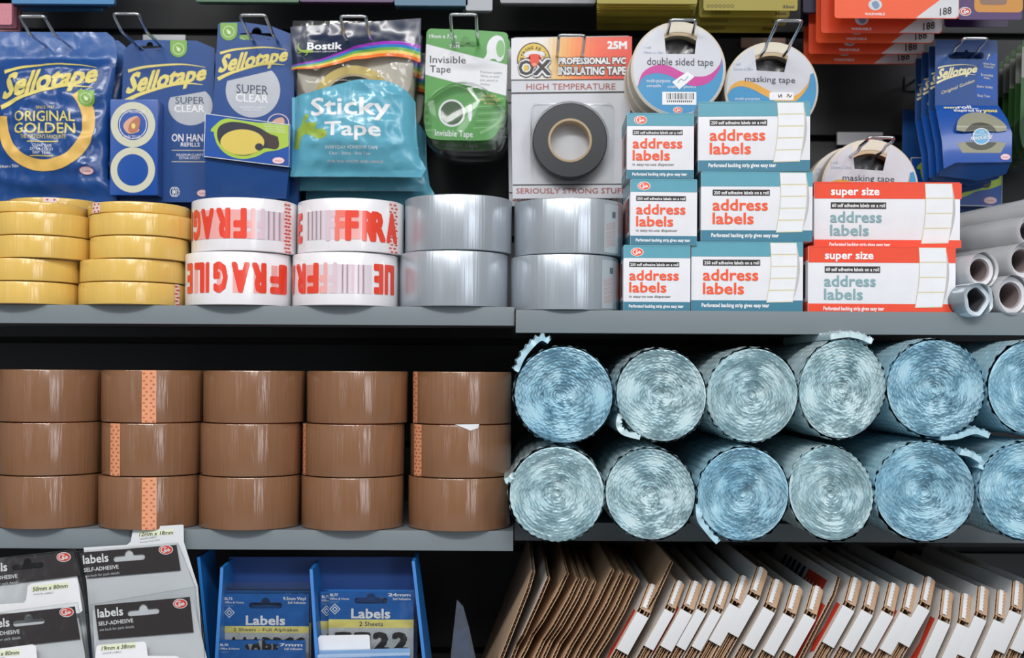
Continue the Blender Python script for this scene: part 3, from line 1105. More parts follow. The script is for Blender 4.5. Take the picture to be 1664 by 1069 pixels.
o = thing('dispenser_pack', 'blue super clear pack with a lime dispenser picture on its front box', 'tape pack', P(c[0], c[1], Yp), 'blue dispenser packs')
card(o, a, [(108, 125), (125, 116), (230, 112), (385, 135), (495, 178), (500, 640), (470, 1022), (60, 1022), (75, 700)], Yp, c, BLUE, [euro(305, 186, 180, 34, 26)], 0.0009)
fm = flat(c[0], c[1], Yp)
def wedge(o, b, quad, depth, name, fm=fm, back=-0.0012, edge=WHITE):
    q = [b.t(p) for p in quad]
    mb = MB()
    mb.plate(q, lambda u, v, d: fm(u, v, 0) + Vector((0, -depth - d, 0)), depth + back, BRIGHT)
    b.stroke(edge, list(quad) + [quad[0]], 3.2, L=2, smooth=False)
    b.emit(mb, lambda u, v, d: fm(u, v, d) + Vector((0, -depth - 0.0001, 0)))
    return mb.build(name, o)
b = Art(3.144, 320, 0)
dispenser_panel(b, 1)
tag(wedge(o, b, [(76, 608), (500, 662), (496, 872), (70, 822)], 0.024, 'front_box'), 'box with lime and yellow dispenser picture')
b = Art(3.144, 320, 0)
q = [(70, 824), (490, 876), (470, 1022), (60, 1022)]
mb = MB()
mb.plate([b.t(p) for p in q], lambda u, v, d: fm(u, v, 0) + Vector((0, -0.020 + (v - 262) / 65 * 0.010 - d, 0)), 0.002, BLUE)
mb.build('under_flap', o)
dup(o, P(c[0], c[1], Yp) + Vector((0.006, 0.030, -0.004)), 'blue lime-panel dispenser pack, second on its hook, mostly hidden')

# ---------------------------------------------------------------- turquoise sticky tape bags
TURQ = M('#62b0c8', 0.28, var=0.06, coat=0.4, bump=0.12, bscale=110)
DEEP = M('#1d2a45', 0.28, coat=0.4)
cols = [M(x, 0.35, coat=0.3) for x in ('#a02cb8', '#2a7cc4', '#6fae4e', '#e8c95c', '#f0792e')]
a = Art(3.144, 320, 0)
cv = spline([(486, 335), (620, 322), (720, 290), (820, 250), (930, 226), (1040, 220), (1142, 238)], 6)
a.poly(DEEP, [(478, 140), (800, 118), (1145, 92)] + [(x, y + 2) for x, y in cv[::-1]], 1)
for i, m in enumerate(cols):
    lo = [(x, y + 6 + (5 + 17 * i) * (0.25 + 0.75 * min(1, (x - 480) / 400))) for x, y in cv]
    hi_ = [(x, y - 1 + (5 + 17 * (i - 1) + 0) * (0.25 + 0.75 * min(1, (x - 480) / 400)) + 6) for x, y in cv]
    a.poly(m, hi_ + lo[::-1], 1.4 + 0.2 * i)
a.text(TEXTW, 'Bostik', 568, 222, 746, 262, 3, 0.03).text(TEXTW, 'smart adhesives', 595, 268, 722, 278, 3)
GECK = M('#9ab84a', 0.4)
def lizard(a, k, ox, oy, L=3):
    f = lambda ps: [(ox + k * x, oy + k * y) for x, y in ps]
    a.stroke(GECK, f([(5, -50), (0, -20), (20, 5), (55, 12), (80, 8)]), 6 * k, 26 * k, L)
    a.ell(GECK, ox + 88 * k, oy + 10 * k, 18 * k, 12 * k, L)
    a.stroke(GECK, f([(25, 10), (10, 22), (-6, 18)]), 7 * k, 4 * k, L).stroke(GECK, f([(62, 14), (66, 32), (52, 42)]), 7 * k, 4 * k, L).stroke(GECK, f([(58, 4), (70, -12)]), 7 * k, 4 * k, L)
lizard(a, 0.75, 520, 262)
top = spline([(488, 502), (650, 476), (800, 442), (900, 430), (1000, 436), (1080, 478), (1118, 520)], 6)
a.poly(TURQ, top + [(1125, 700), (1140, 800), (1175, 860), (1150, 905), (480, 905), (490, 700)], 1)
a.text(TEXTW, 'Sticky', 596, 517, 997, 606, 2, 0.022).text(TEXTW, 'Tape', 668, 638, 952, 712, 2, 0.022)
a.text(TEXTW, 'EVERYDAY ADHESIVE TAPE', 672, 760, 936, 776, 2).text(TEXTW, 'Clear - Sticky - Easy Tear', 690, 788, 900, 802, 2).text(OVAL, 'FOR THE HOUSE AND OFFICE', 680, 828, 960, 840, 2)
a.stroke(GECK, [(515, 770), (530, 700), (570, 670), (620, 680)], 30, 70, 2).ell(GECK, 645, 700, 38, 26, 2).stroke(GECK, [(560, 690), (556, 640), (580, 600)], 16, 22, 2).ell(M('#c87a3a', 0.4), 660, 705, 5, 5, 3)
c = (577, 56)
Yp = 1.235
o = thing('sticky_tape_bag', 'turquoise sticky tape bag with navy header, front one on its hook', 'tape pack', P(c[0], c[1], Yp), 'turquoise sticky tape bags')
left = [(38, 476), (60, 473), (110, 476), (160, 482), (215, 480), (262, 477), (289, 476)]
right = [(30, 681), (75, 681), (160, 674), (225, 676), (262, 686), (275, 690), (289, 682)]
left[0] = (34, 476)
right[0] = (34, 682)
bag(o, 'film_bag', left, right, [(34, 0), (60, 0.08), (90, 0.45), (140, 1), (235, 1), (262, 0.55), (278, 0.2), (289, 0.1)], 0.022, Yp, c, [(999, CLEAR)], CLEAR, 0.0026, 4.2, a)
mb = MB()
fm = flat(c[0], c[1], Yp)
pc = fm(577, 178, 0)
rot = lambda r, z, t: (pc.x + r * cos(t), -0.001 - z, pc.z + r * sin(t))
mb.lathe([(0.034, 0.001), (0.0425, 0.001), (0.0425, 0.0075), (0.034, 0.0075)], M('#d8bd62', 0.4), 64, fn=rot)
mb.lathe([(0.0318, 0.0012), (0.0338, 0.0012), (0.0338, 0.0077), (0.0318, 0.0077)], CORE, 64, fn=rot)
tag(mb.build('tape_roll', o), 'yellow tape roll inside the bag')
mb = MB()
mb.plate(rrect(484, 92, 672, 215, 12), lambda u, v, d: fm(u, v, 0) + Vector((0, -0.0004 - d, 0)), 0.0002, M('#cbc3b6', 0.5))
mb.plate(ellp(577, 178, 51, 51, 40), lambda u, v, d: fm(u, v, 0) + Vector((0, -0.0009 - d, 0)), 0.0002, M('#3c5f6c', 0.5))
mb.build('backing_insert', o)
for k in range(3):
    dup(o, P(c[0], c[1], Yp) + Vector((-0.001 + [0, .006, .003][k] + 0.002 * k, 0.027 + 0.025 * k, -0.010 - 0.011 * k)),
        f'turquoise sticky tape bag, {ORD[k + 1]} on its hook, lower edge showing below')

# ---------------------------------------------------------------- green invisible tape cards
GREEN = M('#4c9a42', 0.35, coat=0.3)
GREEND = M('#3f8438', 0.35, coat=0.3)
GREENL = M('#7db573', 0.35, coat=0.3)
GDARK = M('#31522c', 0.4)
TINY = M('#7d8288', 0.5)
a = Art(3.144, 660, 0)
a.poly(WHITE, [(102, 226), (518, 330), (512, 488), (98, 382)], 1)
a.text(WHITE, '19mm x 7.5m', 118, 176, 258, 196, 2, 0.02).text(WHITE, '7.5M', 222, 228, 272, 246, 2, 0.02)
a.text(BLACK, 'Invisible', 122, 284, 305, 322, 2, 0.006, dy=-3).text(BLACK, 'Tape', 122, 333, 228, 370, 2, 0.006, dy=-2)
a.poly(WHITE, closed([(405, 290), (412, 240), (425, 205), (455, 182), (490, 190), (506, 240), (495, 300), (470, 315), (440, 300), (330, 360), (318, 355)], 3), 2).ell(GREENL, 482, 248, 22, 44, 3)
for i, t_ in enumerate(('Premium quality', 'Write on with', 'pen, pencil or', 'marker')):
    a.text(TINY, t_, 380, 360 + 20 * i, 380 + [112, 96, 92, 50][i], 374 + 20 * i, 2, dy=-4)
for i in range(9):
    y = 520 + i * 18
    a.poly(GREEND if i % 2 else GREENL, [(100, y), (500, y - 22), (500, y - 16), (100, y + 6)], 1)
a.poly(GREEN, ellp(240, 575, 130, 128, 40), 1.4)
a.ring(WHITE, 235, 578, 68, 70, 0.86, 2).ell(GDARK, 235, 578, 58, 60, 2)
a.poly(PAPER, closed([(328, 530), (340, 570), (330, 622), (318, 585)], 4), 2)
a.ring(GREENL, 240, 575, 140, 140, 0.95, 1.7, -150, -30, 30)
a.stroke(GREENL, [(500, 560), (490, 600), (455, 640), (380, 680)], 22, 14, 2)
for i, t_ in enumerate(('Invisible', 'see-through', 'in use')):
    a.text(YEL, t_, [390, 376, 400][i], 478 + 19 * i, [462, 480, 452][i], 493 + 19 * i, 2, 0.01, dy=-4)
a.text(WHITE, 'Invisible Tape', 150, 660, 343, 694, 2, 0.012, dy=-8)
c = (755, 70)
Yp = 1.245
def invisible(label, loc, art_, base, group):
    o = thing('invisible_tape_pack', label, 'tape pack', loc, group)
    card(o, art_, [(103, 180), (105, 165), (112, 153), (125, 147), (330, 152), (498, 163), (512, 168), (520, 180), (518, 330), (508, 560)] + spline([(500, 600), (460, 690), (400, 716), (250, 716), (150, 712), (108, 690), (94, 620)], 4), Yp, c, base,
         [euro(302, 226, 125, 26, 22)], 0.0007)
    fm = flat(c[0], c[1], Yp)
    mb = MB()
    ol = [a.t(p) for p in closed([(95, 600), (120, 520), (240, 440), (380, 450), (515, 570), (522, 660), (490, 770), (400, 802), (220, 800), (115, 740)], 6)]
    cxm, cym = sum(p[0] for p in ol) / len(ol), sum(p[1] for p in ol) / len(ol)
    rings = []
    for k, dd in ((1.0, 0.0010), (1.0, 0.012), (0.975, 0.0165), (0.93, 0.0180)):
        rings.append([mb.bm.verts.new(fm(cxm + (u - cxm) * k, cym + (v - cym) * k, dd)) for u, v in ol])
    mi = mb.slot(STIFF)
    for A, B in zip(rings, rings[1:]):
        for i in range(len(A)):
            j = (i + 1) % len(A)
            f = mb.bm.faces.new((A[i], A[j], B[j], B[i]))
            f.material_index = mi
            f.smooth = True
    f = mb.bm.faces.new(rings[-1])
    f.material_index = mi
    tag(mb.build('blister', o), 'clear plastic dispenser blister')
    return o
inv = invisible('green invisible tape card hanging between the turquoise bag and the insulating tape', P(c[0], c[1], Yp), a, GREEN, 'green invisible tape packs')
for k in range(2):
    dup(inv, P(c[0], c[1], Yp) + Vector((0.002 + .002 * k, 0.022 + 0.022 * k, -0.002 * k)), f'green invisible tape card, {ORD[k + 1]} on the middle hook, mostly hidden')
a2 = Art(3.144, 660, 0)
GRNSHADE = M('#2c5526', 0.4, coat=0.2)  # green darkened: the dimness of this unlit end is put into the colour
a2.poly(M('#8a8c88', 0.5), [(103, 190), (519, 190), (515, 345), (101, 345)], 1)  # white band greyed for the same shade
a2.textq(BLACK, 'tape', (150, 330), (150, 215), (118, 215), (118, 330), 2, 0.02)
a2.ring(M('#5d7f58', .4), 300, 560, 150, 130, 0.9, 1)
inv2 = None
for k in range(5):
    loc = P([1724, 1713, 1702, 1691, 1682][k], [86, 96, 105, 113, 121][k], 1.225 + 0.022 * k)
    lab = f'green tape card darkened for shade at the picture edge, {ORD[k]} on its hook'
    if inv2 is None:
        inv2 = invisible(lab, loc, a2, GRNSHADE, 'green tape packs darkened for shade at the picture edge')
    else:
        dup(inv2, loc, lab)

# ---------------------------------------------------------------- insulating tape on an orange topped card
def mixhex(p, q, t):
    f = lambda h: [int(h[i:i + 2], 16) for i in (1, 3, 5)]
    return '#%02x%02x%02x' % tuple(int(x + (y - x) * t) for x, y in zip(f(p), f(q)))
a = Art(3.144, 660, 0)
stops = [(0, '#dfe0e4'), (0.28, '#e6dfd6'), (0.40, '#eab86a'), (0.55, '#f0863a'), (0.72, '#ec5a30'), (1.0, '#e8402c')]
N = 26
for i in range(N):
    t = (i + .5) / N
    for (ta, ca), (tb, cb) in zip(stops, stops[1:]):
        if ta <= t <= tb:
            hx = mixhex(ca, cb, (t - ta) / (tb - ta))
    xa, xb = 537 + 616 * i / N, 537 + 616 * (i + 1) / N
    yt = lambda x: 196 - 14 * (x - 537) / 616
    a.poly(M(hx, 0.35, coat=0.2), [(xa, yt(xa) + 2), (xb, yt(xb) + 2), (xb - 12 if i < N - 1 else xb, 408 - 6 * (xb - 537) / 616), (xa - 12 if i else xa, 408 - 6 * (xa - 537) / 616)], 1)
MAROON = M('#a84a40', 0.4)
a.poly(BLACK, [(537, 408), (1150, 402), (1150, 407), (537, 414)], 2).poly(BLACK, [(537, 474), (1150, 464), (1150, 472), (537, 482)], 2)
a.text(MAROON, 'HIGH TEMPERATURE', 615, 427, 1070, 460, 2, 0.004, dy=4)
a.poly(BLACK, ellp(652, 312, 86, 94, 30, 170, 370), 2).poly(M('#e2c04a', 0.4), ellp(652, 312, 80, 88, 30, 172, 368), 3).poly(WHITE, ellp(652, 312, 47, 52, 24, 180, 360), 4)
for i, ch in enumerate('STRONGASAN'):
    an = radians(192 + 15.5 * (i + (i > 5) * .6 + (i > 7) * .6 - .2) * 0.93)
    x, y = 652 + 62 * cos(an), 312 + 68 * sin(an)
    ux, uy = -sin(an), cos(an)
    nx, ny = cos(an), sin(an)
    g = lambda p, q: (x + ux * p + nx * q, y + uy * p + ny * q)
    a.textq(BLACK, ch, g(-6, -9), g(6, -9), g(6, 9), g(-6, 9), 4, 0.03)
for bo, m, L in ((0.15, BLACK, 4), (0.10, WHITE, 4.6), (0.03, M('#30282a', 0.4), 5.2)):
    e = bo * 45
    a.text(m, 'O', 576 - e, 308, 652 + e, 384, L, bo).text(m, 'X', 650 - e, 304, 740 + e, 384, L, bo)
a.ell(M('#e2c04a', 0.4), 612, 350, 12, 17, 5.6)
BULL = M('#e4482c', 0.4)
a.poly(WHITE, closed([(600, 290), (612, 268), (652, 262), (700, 268), (708, 290), (690, 284), (652, 280), (616, 284)], 4), 5.8)
a.poly(BULL, closed([(630, 282), (652, 278), (682, 282), (684, 300), (676, 322), (668, 338), (654, 344), (642, 336), (634, 318), (628, 300)], 4), 6.2)
a.poly(BULL, [(612, 296), (634, 290), (634, 304)], 6.2).poly(BULL, [(700, 296), (680, 290), (680, 304)], 6.2).ell(M('#f09a70', 0.4), 655, 332, 12, 8, 6.6)
a.text(TEXTW, '25M', 1027, 210, 1128, 248, 3, 0.05)
for bo, m, L in ((0.14, BLACK, 2), (0.045, TEXTW, 3)):
    e = bo * 20
    a.text(m, 'PROFESSIONAL PVC', 778 - e, 296, 1122 + e, 328, L, bo, dy=4).text(m, 'INSULATING TAPE', 778 - e, 342, 1122 + e, 382, L, bo, dy=3)
a.text(MAROON, 'SERIOUSLY STRONG STUFF', 566, 962, 1122, 990, 2, 0.006, dy=4)
a.poly(BLACK, [(548, 944), (1140, 936), (1140, 941), (548, 950)], 2)
c = (928, 85)
Yp = 1.240
CARDG = M('#cfd2d9', 0.4)
o = thing('insulating_tape_pack', 'black insulating tape on a grey card with orange header', 'tape pack', P(c[0], c[1], Yp), 'insulating tape packs')
card(o, a, [(537, 210), (545, 196), (560, 193), (1135, 181), (1148, 188), (1152, 205), (1146, 640), (1136, 1010), (548, 1016), (540, 600)], Yp, c, CARDG, [euro(850, 264, 140, 16, 22)], 0.0008)
fm = flat(c[0], c[1], Yp)
pc = fm(660 + 835 / 3.144, 735 / 3.144, 0)
rot = lambda r, z, t: (pc.x + r * cos(t), -z, pc.z + r * sin(t))
mb = MB()
R0 = 191 / 3.144 * (Yp - .016) / F
mb.lathe([(R0 * .585, 0.001), (R0 - .001, 0.001), (R0, 0.002), (R0, 0.0175), (R0 - .001, 0.0185), (R0 * .585, 0.0185)], M('#33343a', 0.35, var=.05, coat=0.1), 80, fn=rot)
tp = mb.build('tape_roll', o)
tag(tp, 'black insulating tape roll')
mb = MB()
mb.lathe([(R0 * .525, 0.001), (R0 * .584, 0.001), (R0 * .584, 0.0190), (R0 * .525, 0.0190)], CORE, 64, fn=rot)
mb.build('cardboard_core', tp)
mb = MB()
ol = rrect(660 + 640 / 3.144, 530 / 3.144, 660 + 1062 / 3.144, 925 / 3.144, 10)
cc = ellp(660 + 835 / 3.144, 735 / 3.144, 63, 63, len(ol), 0, 360)
ang = lambda p: atan2(p[1] - 735 / 3.144, p[0] - 660 - 835 / 3.144)
ol = sorted(ol, key=ang)
cc = sorted(cc, key=ang)
rings = [[mb.bm.verts.new(fm(u, v, d)) for u, v in q] for q, d in ((ol, 0.0012), (ol, 0.004), (cc, 0.0045), (cc, 0.0190), ([((u - cc[0][0]) * 1 + cc[0][0], v) for u, v in cc], 0.0195))]
mi = mb.slot(STIFF)
for A, B in zip(rings, rings[1:]):
    for i in range(len(A)):
        f = mb.bm.faces.new((A[i], A[(i + 1) % len(A)], B[(i + 1) % len(A)], B[i]))
        f.material_index = mi
        f.smooth = True
f = mb.bm.faces.new(rings[-1])
f.material_index = mi
tag(mb.build('blister', o), 'clear plastic blister')
dup(o, P(c[0], c[1], Yp) + Vector((-0.0035, 0.026, -0.004)), 'insulating tape card, second on its hook, edge showing behind the first')

# ---------------------------------------------------------------- round tapes in printed sleeves
CREAMT = M('#d8cfbf', 0.5, var=.05)
SLEEVE = M('#d3d4dc', 0.32, coat=0.4)
SKY = M('#3f93c4', 0.35, coat=0.3)
MAG = M('#c93d98', 0.35, coat=0.3)
AMB = M('#e3a845', 0.35, coat=0.3)
INKT = M('#3c4048', 0.5)
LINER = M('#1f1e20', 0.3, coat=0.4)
SOFT = M('#9ab4c8', 0.5)
def disc_tape(label, c, r, Y, a, loc, edge, notch, depth=0.024, group='sleeved tape rolls'):
    o = thing('sleeved_tape_roll', label, 'tape pack', loc, group)
    s = Y / F
    rr = r * s
    rc = rr * 0.78
    fn = lambda R, z, t: (R * cos(t), z, R * sin(t))
    mb = MB()
    mb.lathe([(rc, 0.0006), (rr - .0012, 0.0006), (rr, 0.0016), (rr, depth - .001), (rr - .001, depth), (rc, depth)], edge, 96, fn=fn)
    mb.build('wound_tape', o)
    mb = MB()
    mb.lathe([(rc - .0035, 0.0010), (rc - .0001, 0.0010), (rc - .0001, depth), (rc - .0035, depth)], CORE, 64, fn=fn)
    mb.build('cardboard_core', o)
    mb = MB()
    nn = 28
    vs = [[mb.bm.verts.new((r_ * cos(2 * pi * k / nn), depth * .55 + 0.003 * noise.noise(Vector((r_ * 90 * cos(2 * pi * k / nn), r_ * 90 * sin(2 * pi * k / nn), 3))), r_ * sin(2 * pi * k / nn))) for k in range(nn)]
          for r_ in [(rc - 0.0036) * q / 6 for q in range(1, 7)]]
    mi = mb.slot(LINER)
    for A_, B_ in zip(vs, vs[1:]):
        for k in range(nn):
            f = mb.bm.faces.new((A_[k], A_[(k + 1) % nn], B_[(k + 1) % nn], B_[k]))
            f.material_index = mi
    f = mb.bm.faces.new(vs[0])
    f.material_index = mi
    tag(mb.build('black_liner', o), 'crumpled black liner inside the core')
    fm = lambda u, v, d: Vector(((u - c[0]) * s, -d, -(v - c[1]) * s))
    mb = MB()
    q = [a.t(p) for p in notch]
    rs = r * 0.955
    an = [atan2(q[k][1] - c[1], q[k][0] - c[0]) for k in (0, 3)]
    a0, a1 = degrees_(an[1]), degrees_(an[0])
    if a1 < a0:
        a1 += 360
    rim = ellp(c[0], c[1], rs, rs, 90, a0, a1)
    mb.plate(rim + q[1:3], fm, 0.0004, SLEEVE)
    a.emit(mb, fm)
    tag(mb.build('printed_sleeve', o), 'grey printed sleeve')
    return o
def degrees_(x):
    return x * 180 / pi
def swoosh(a, cx, cy, r, m, pts, w0, w1, pool):
    """blue lower field with a coloured wave above it, kept inside the disc"""
    def clip(p):
        d = hypot(p[0] - cx, p[1] - cy)
        k = min(1, r / d) if d else 1
        return (cx + (p[0] - cx) * k, cy + (p[1] - cy) * k)
    w = spline(pts, 8)
    e0, e1 = degrees_(atan2(w[0][1] - cy, w[0][0] - cx)), degrees_(atan2(w[-1][1] - cy, w[-1][0] - cx))
    if e0 < e1:
        e0 += 360
    rim = ellp(cx, cy, r, r, 50, e1, e0)
    a.poly(pool, [clip(p) for p in w] + rim, 1)
    n = len(w)
    up_ = [clip((p[0], p[1] - (w0 + (w1 - w0) * sin(pi * i / (n - 1))) * 0.5)) for i, p in enumerate(w)]
    lo_ = [clip((p[0], p[1] + (w0 + (w1 - w0) * sin(pi * i / (n - 1))) * 0.5)) for i, p in enumerate(w)]
    a.poly(m, up_ + lo_[::-1], 2)

a = Art(3.144, 1000, 0)
cd = (1102.5, 112)
swoosh(a, 322, 352, 229, MAG, [(116, 440), (140, 385), (200, 355), (270, 360), (340, 395), (410, 415), (480, 400), (530, 345), (545, 290)], 8, 52, SKY)
a.text(INKT, 'double sided tape', 162, 292, 500, 332, 3, -0.004, dy=-4)
a.text(SOFT, '1 roll', 145, 236, 180, 250, 3).text(SOFT, '19mm x 10m', 145, 262, 242, 276, 3)
a.text(TEXTW, 'multi-purpose', 160, 402, 280, 422, 3).text(TEXTW, 'versatile', 160, 430, 234, 446, 3).text(TEXTW, 'craft', 266, 436, 310, 450, 3).text(TEXTW, 'photos', 350, 436, 412, 450, 3)
a.rect(TEXTW, 240, 470, 414, 536, 3)
x = 262
random.seed(3)
while x < 400:
    w = random.choice((2, 3, 5, 6))
    a.rect(INKT, x, 476, x + w, 508, 4)
    x += w + random.choice((3, 4, 6))
for q_ in range(13):
    a.rect(INKT, 264 + q_ * 10.2, 513, 270 + q_ * 10.2, 523, 4, 2)
a.poly(TEXTW, [(290, 420), (368, 366), (404, 392), (326, 458)], 4).stroke(SOFT, [(318, 425), (335, 405), (352, 412), (372, 390)], 5, L=5)
emblem(a, ORT, 320, 562, 24, 16)
dst = disc_tape('grey double sided tape roll with magenta wave, front one on its hook', cd, 77.5, 1.185, a, P(cd[0], cd[1], 1.185), CREAMT, [(250, 150), (258, 276), (405, 276), (416, 150)])
for k in range(2):
    dup(dst, P(cd[0], cd[1], 1.185) + Vector((-0.001 - 0.001 * k, 0.026 + 0.026 * k, -0.001 - 0.002 * k)), f'double sided tape roll, {ORD[k + 1]} on its hook, rim showing behind the front one')

def masking(c, r, Y, tilt, label, Lx=0):
    a = Art(1.0, 0, 0)
    k = r / 77.0
    X = lambda u: c[0] + (u - 802) / 3.144 * k
    Yy = lambda v: c[1] + (v - 455) / 3.144 * k
    swoosh(a, c[0], c[1], r * .95, AMB, [(X(u), Yy(v)) for u, v in ((572, 490), (595, 450), (640, 430), (700, 440), (780, 480), (860, 515), (930, 500), (985, 440), (1000, 380))], 2 * k, 12 * k, SKY)
    a.text(INKT, 'masking tape', X(664), Yy(388), X(922), Yy(420), 3, -0.004, dy=Yy(0) - Yy(6))
    a.text(SOFT, '1 roll', X(605), Yy(322), X(640), Yy(338), 3).text(SOFT, '25mm x 25m', X(605), Yy(348), X(705), Yy(362), 3)
    a.text(TEXTW, 'multi-purpose', X(615), Yy(500), X(740), Yy(514), 3)
    a.rect(TEXTW, X(790), Yy(474), X(915), Yy(514), 3, 2).stroke(INKT, [(X(835), Yy(485)), (X(840), Yy(500)), (X(850), Yy(486)), (X(853), Yy(501))], 1.4, L=4).stroke(INKT, [(X(880), Yy(500)), (X(886), Yy(484)), (X(895), Yy(499)), (X(905), Yy(486))], 1.4, L=4)
    nt = [(X(714), Yy(252)), (X(724), Yy(362)), (X(866), Yy(370)), (X(884), Yy(268))]
    return disc_tape(label, c, r, Y, a, P(c[0], c[1], Y), CREAMT, nt)
mk = masking((1254, 144), 76.5, 1.195, 0, 'masking tape roll on the long hook, above the large teal boxes')
for k in range(2):
    dup(mk, P(1254, 144, 1.195) + Vector((0.002 + 0.002 * k, 0.026 + .026 * k, -0.001)), f'masking tape roll, {ORD[k + 1]} on the long hook, rim behind the front one')
mk2 = masking((1414, 305), 79.0, 1.195, 0, 'masking tape roll hanging behind the red super size boxes')
dup(mk2, P(1414, 305, 1.195) + Vector((-0.008, 0.026, -0.002)), 'second masking tape roll behind the red boxes, dark rim showing')

# ---------------------------------------------------------------- blue hang cards with a tape window, at the end
a = Art(3.143, 1300, 0)
brand(a, PALEY, 0.335, 688, 268)
a.textq(PALEY, 'Original Golden', (722, 484), (892, 418), (890, 402), (722, 466), 2)
a.poly(BRIGHT, [(912, 330), (1006, 270), (1006, 512), (892, 504)], 1)
a.stroke(PALEY, [(955, 305), (965, 280)], 3, L=2, smooth=False).poly(PALEY, [(958, 284), (970, 286), (968, 272)], 2)
for i, t_ in enumerate(('With Easy', 'Dispenser', 'Everyday', 'use', 'Extra Sticky', 'Easy Tear')):
    y = (318, 332, 374, 388, 434, 480)[i]
    x = (935, 940, 925, 940, 905, 908)[i]
    a.text(PALEY, t_, x, y, x + (62, 50, 62, 28, 80, 64)[i], y + 12, 2, dy=-5)
c = (1572, 86)
Yp = 1.225
o = thing('window_tape_pack', 'blue hang card with a window over grey tape, front one at the end', 'tape pack', P(c[0], c[1], Yp), 'blue window tape packs')
card(o, a, [(692, 210), (700, 205), (1000, 205), (1008, 212), (1012, 545), (692, 545)], Yp, c, BLUE, [euro(850, 283, 185, 36, 10)], 0.0008, mside=SILVER)
fm = flat(c[0], c[1], Yp)
box_d = 0.020
def slant(u, v, d=0):
    t = min(1, max(0, (v - 538 / 3.143) / 40))
    return fm(u, v, d) + Vector((0, -0.001 - box_d * t, 0))
b = Art(3.143, 1300, 0)
GREYT = M('#9a9a86', 0.4, coat=0.3)
W1 = [(762, 688)] + ellp(888, 690, 128, 108, 24, 190, 350) + [(1014, 688)] + spline([(975, 694), (930, 690), (888, 678), (845, 690), (800, 694)], 3)
W2 = [(766, 752)] + spline([(800, 745), (840, 745), (888, 762), (935, 745), (980, 745)], 3) + [(1012, 750), (985, 800), (792, 800)]
mb = MB()
ft = [(690, 540), (1012, 540), (1030, 620), (1042, 700), (1040, 845), (760, 850), (700, 880), (690, 740)]
mb.plate([b.t(p) for p in ft], lambda u, v, d: slant(u, v, 0) + Vector((0, -d, 0)), 0.0006, BRIGHT, mside=SILVER)
b.poly(GREYT, W1, 1).poly(GREYT, W2, 1)
b.poly(M('#56584e', 0.4), ellp(885, 722, 84, 78, 30, 200, 340) + [(950, 690), (888, 678), (820, 690)], 2)
b.poly(M('#56584e', 0.4), ellp(885, 726, 84, 60, 30, 20, 160), 2)
b.ell(M('#6fb4dc', 0.4), 886, 718, 44, 42, 3).ring(TEXTW, 886, 718, 44, 42, 0.9, 4)
b.text(TEXTW, 'THE', 872, 690, 900, 699, 5).text(TEXTW, "NATION'S", 850, 702, 922, 714, 5).textq(TEXTW, 'FAVOURITE', (830, 738), (938, 728), (942, 712), (836, 720), 5, 0.03)
b.text(PALEY, 'every', 728, 545, 800, 560, 2, 0.03).text(TEXTW, 'roll...', 800, 540, 904, 560, 2, 0.03).text(TEXTW, 'inspired by', 775, 562, 918, 578, 2, 0.03).text(YEL, 'you', 920, 560, 994, 580, 2, 0.05)
maker_oval(b, 1008, 820, 25, 16)
b.emit(mb, lambda u, v, d: slant(u, v, 0) + Vector((0, -d, 0)), (None, 5))
tag(mb.build('window_box', o), 'box front with grey tape in its window')
mb = MB()
pts = [b.t(p) for p in ((700, 880), (760, 850), (1040, 845), (1036, 895), (905, 925), (698, 905))]
mb.plate(pts, lambda u, v, d: fm(u, v, 0) + Vector((0, -0.019 + (v - 270) * 0.0006 - d, 0)), 0.012, BLUE)
mb.build('box_foot', o)
for k in range(3):
    dup(o, P(c[0], c[1], Yp) + Vector(([-0.001, -0.003, -0.004][k], 0.016 + 0.016 * k, -0.002 * k - 0.002)), f'blue window tape card, {ORD[k + 1]} on the end hook, side showing behind the front card')

# lime-panel pack hanging low behind the red boxes
b = Art(3.144, 320, 0)
o2 = thing('dispenser_pack', 'blue pack with a lime dispenser picture hanging below the window tape cards', 'tape pack', P(1555, 230, 1.320), 'blue dispenser packs')
fm2 = flat(1555, 230, 1.320)
b = Art(2.80, 1463, 60)
b.ox, b.oy = 1615 - 500 / 2.9, 340 - 868 / 2.9
b.sc = 2.9
dispenser_panel(b, 1)
wedge(o2, b, [(76, 645), (500, 650), (496, 868), (70, 860)], 0.024, 'front_box', fm2)
b2 = Art(2.9, b.ox, b.oy)
card(o2, b2, [(70, 400), (500, 400), (498, 890), (66, 890)], 1.320, (1555, 230), BLUE)
# ---------------------------------------------------------------- bubble wrap
FILMW = bubble_film('bubble_film_pale', '#e8f8fb', '#c8ebf4')
FILMB = bubble_film('bubble_film_blue', '#cfeef8', '#a4daf0')

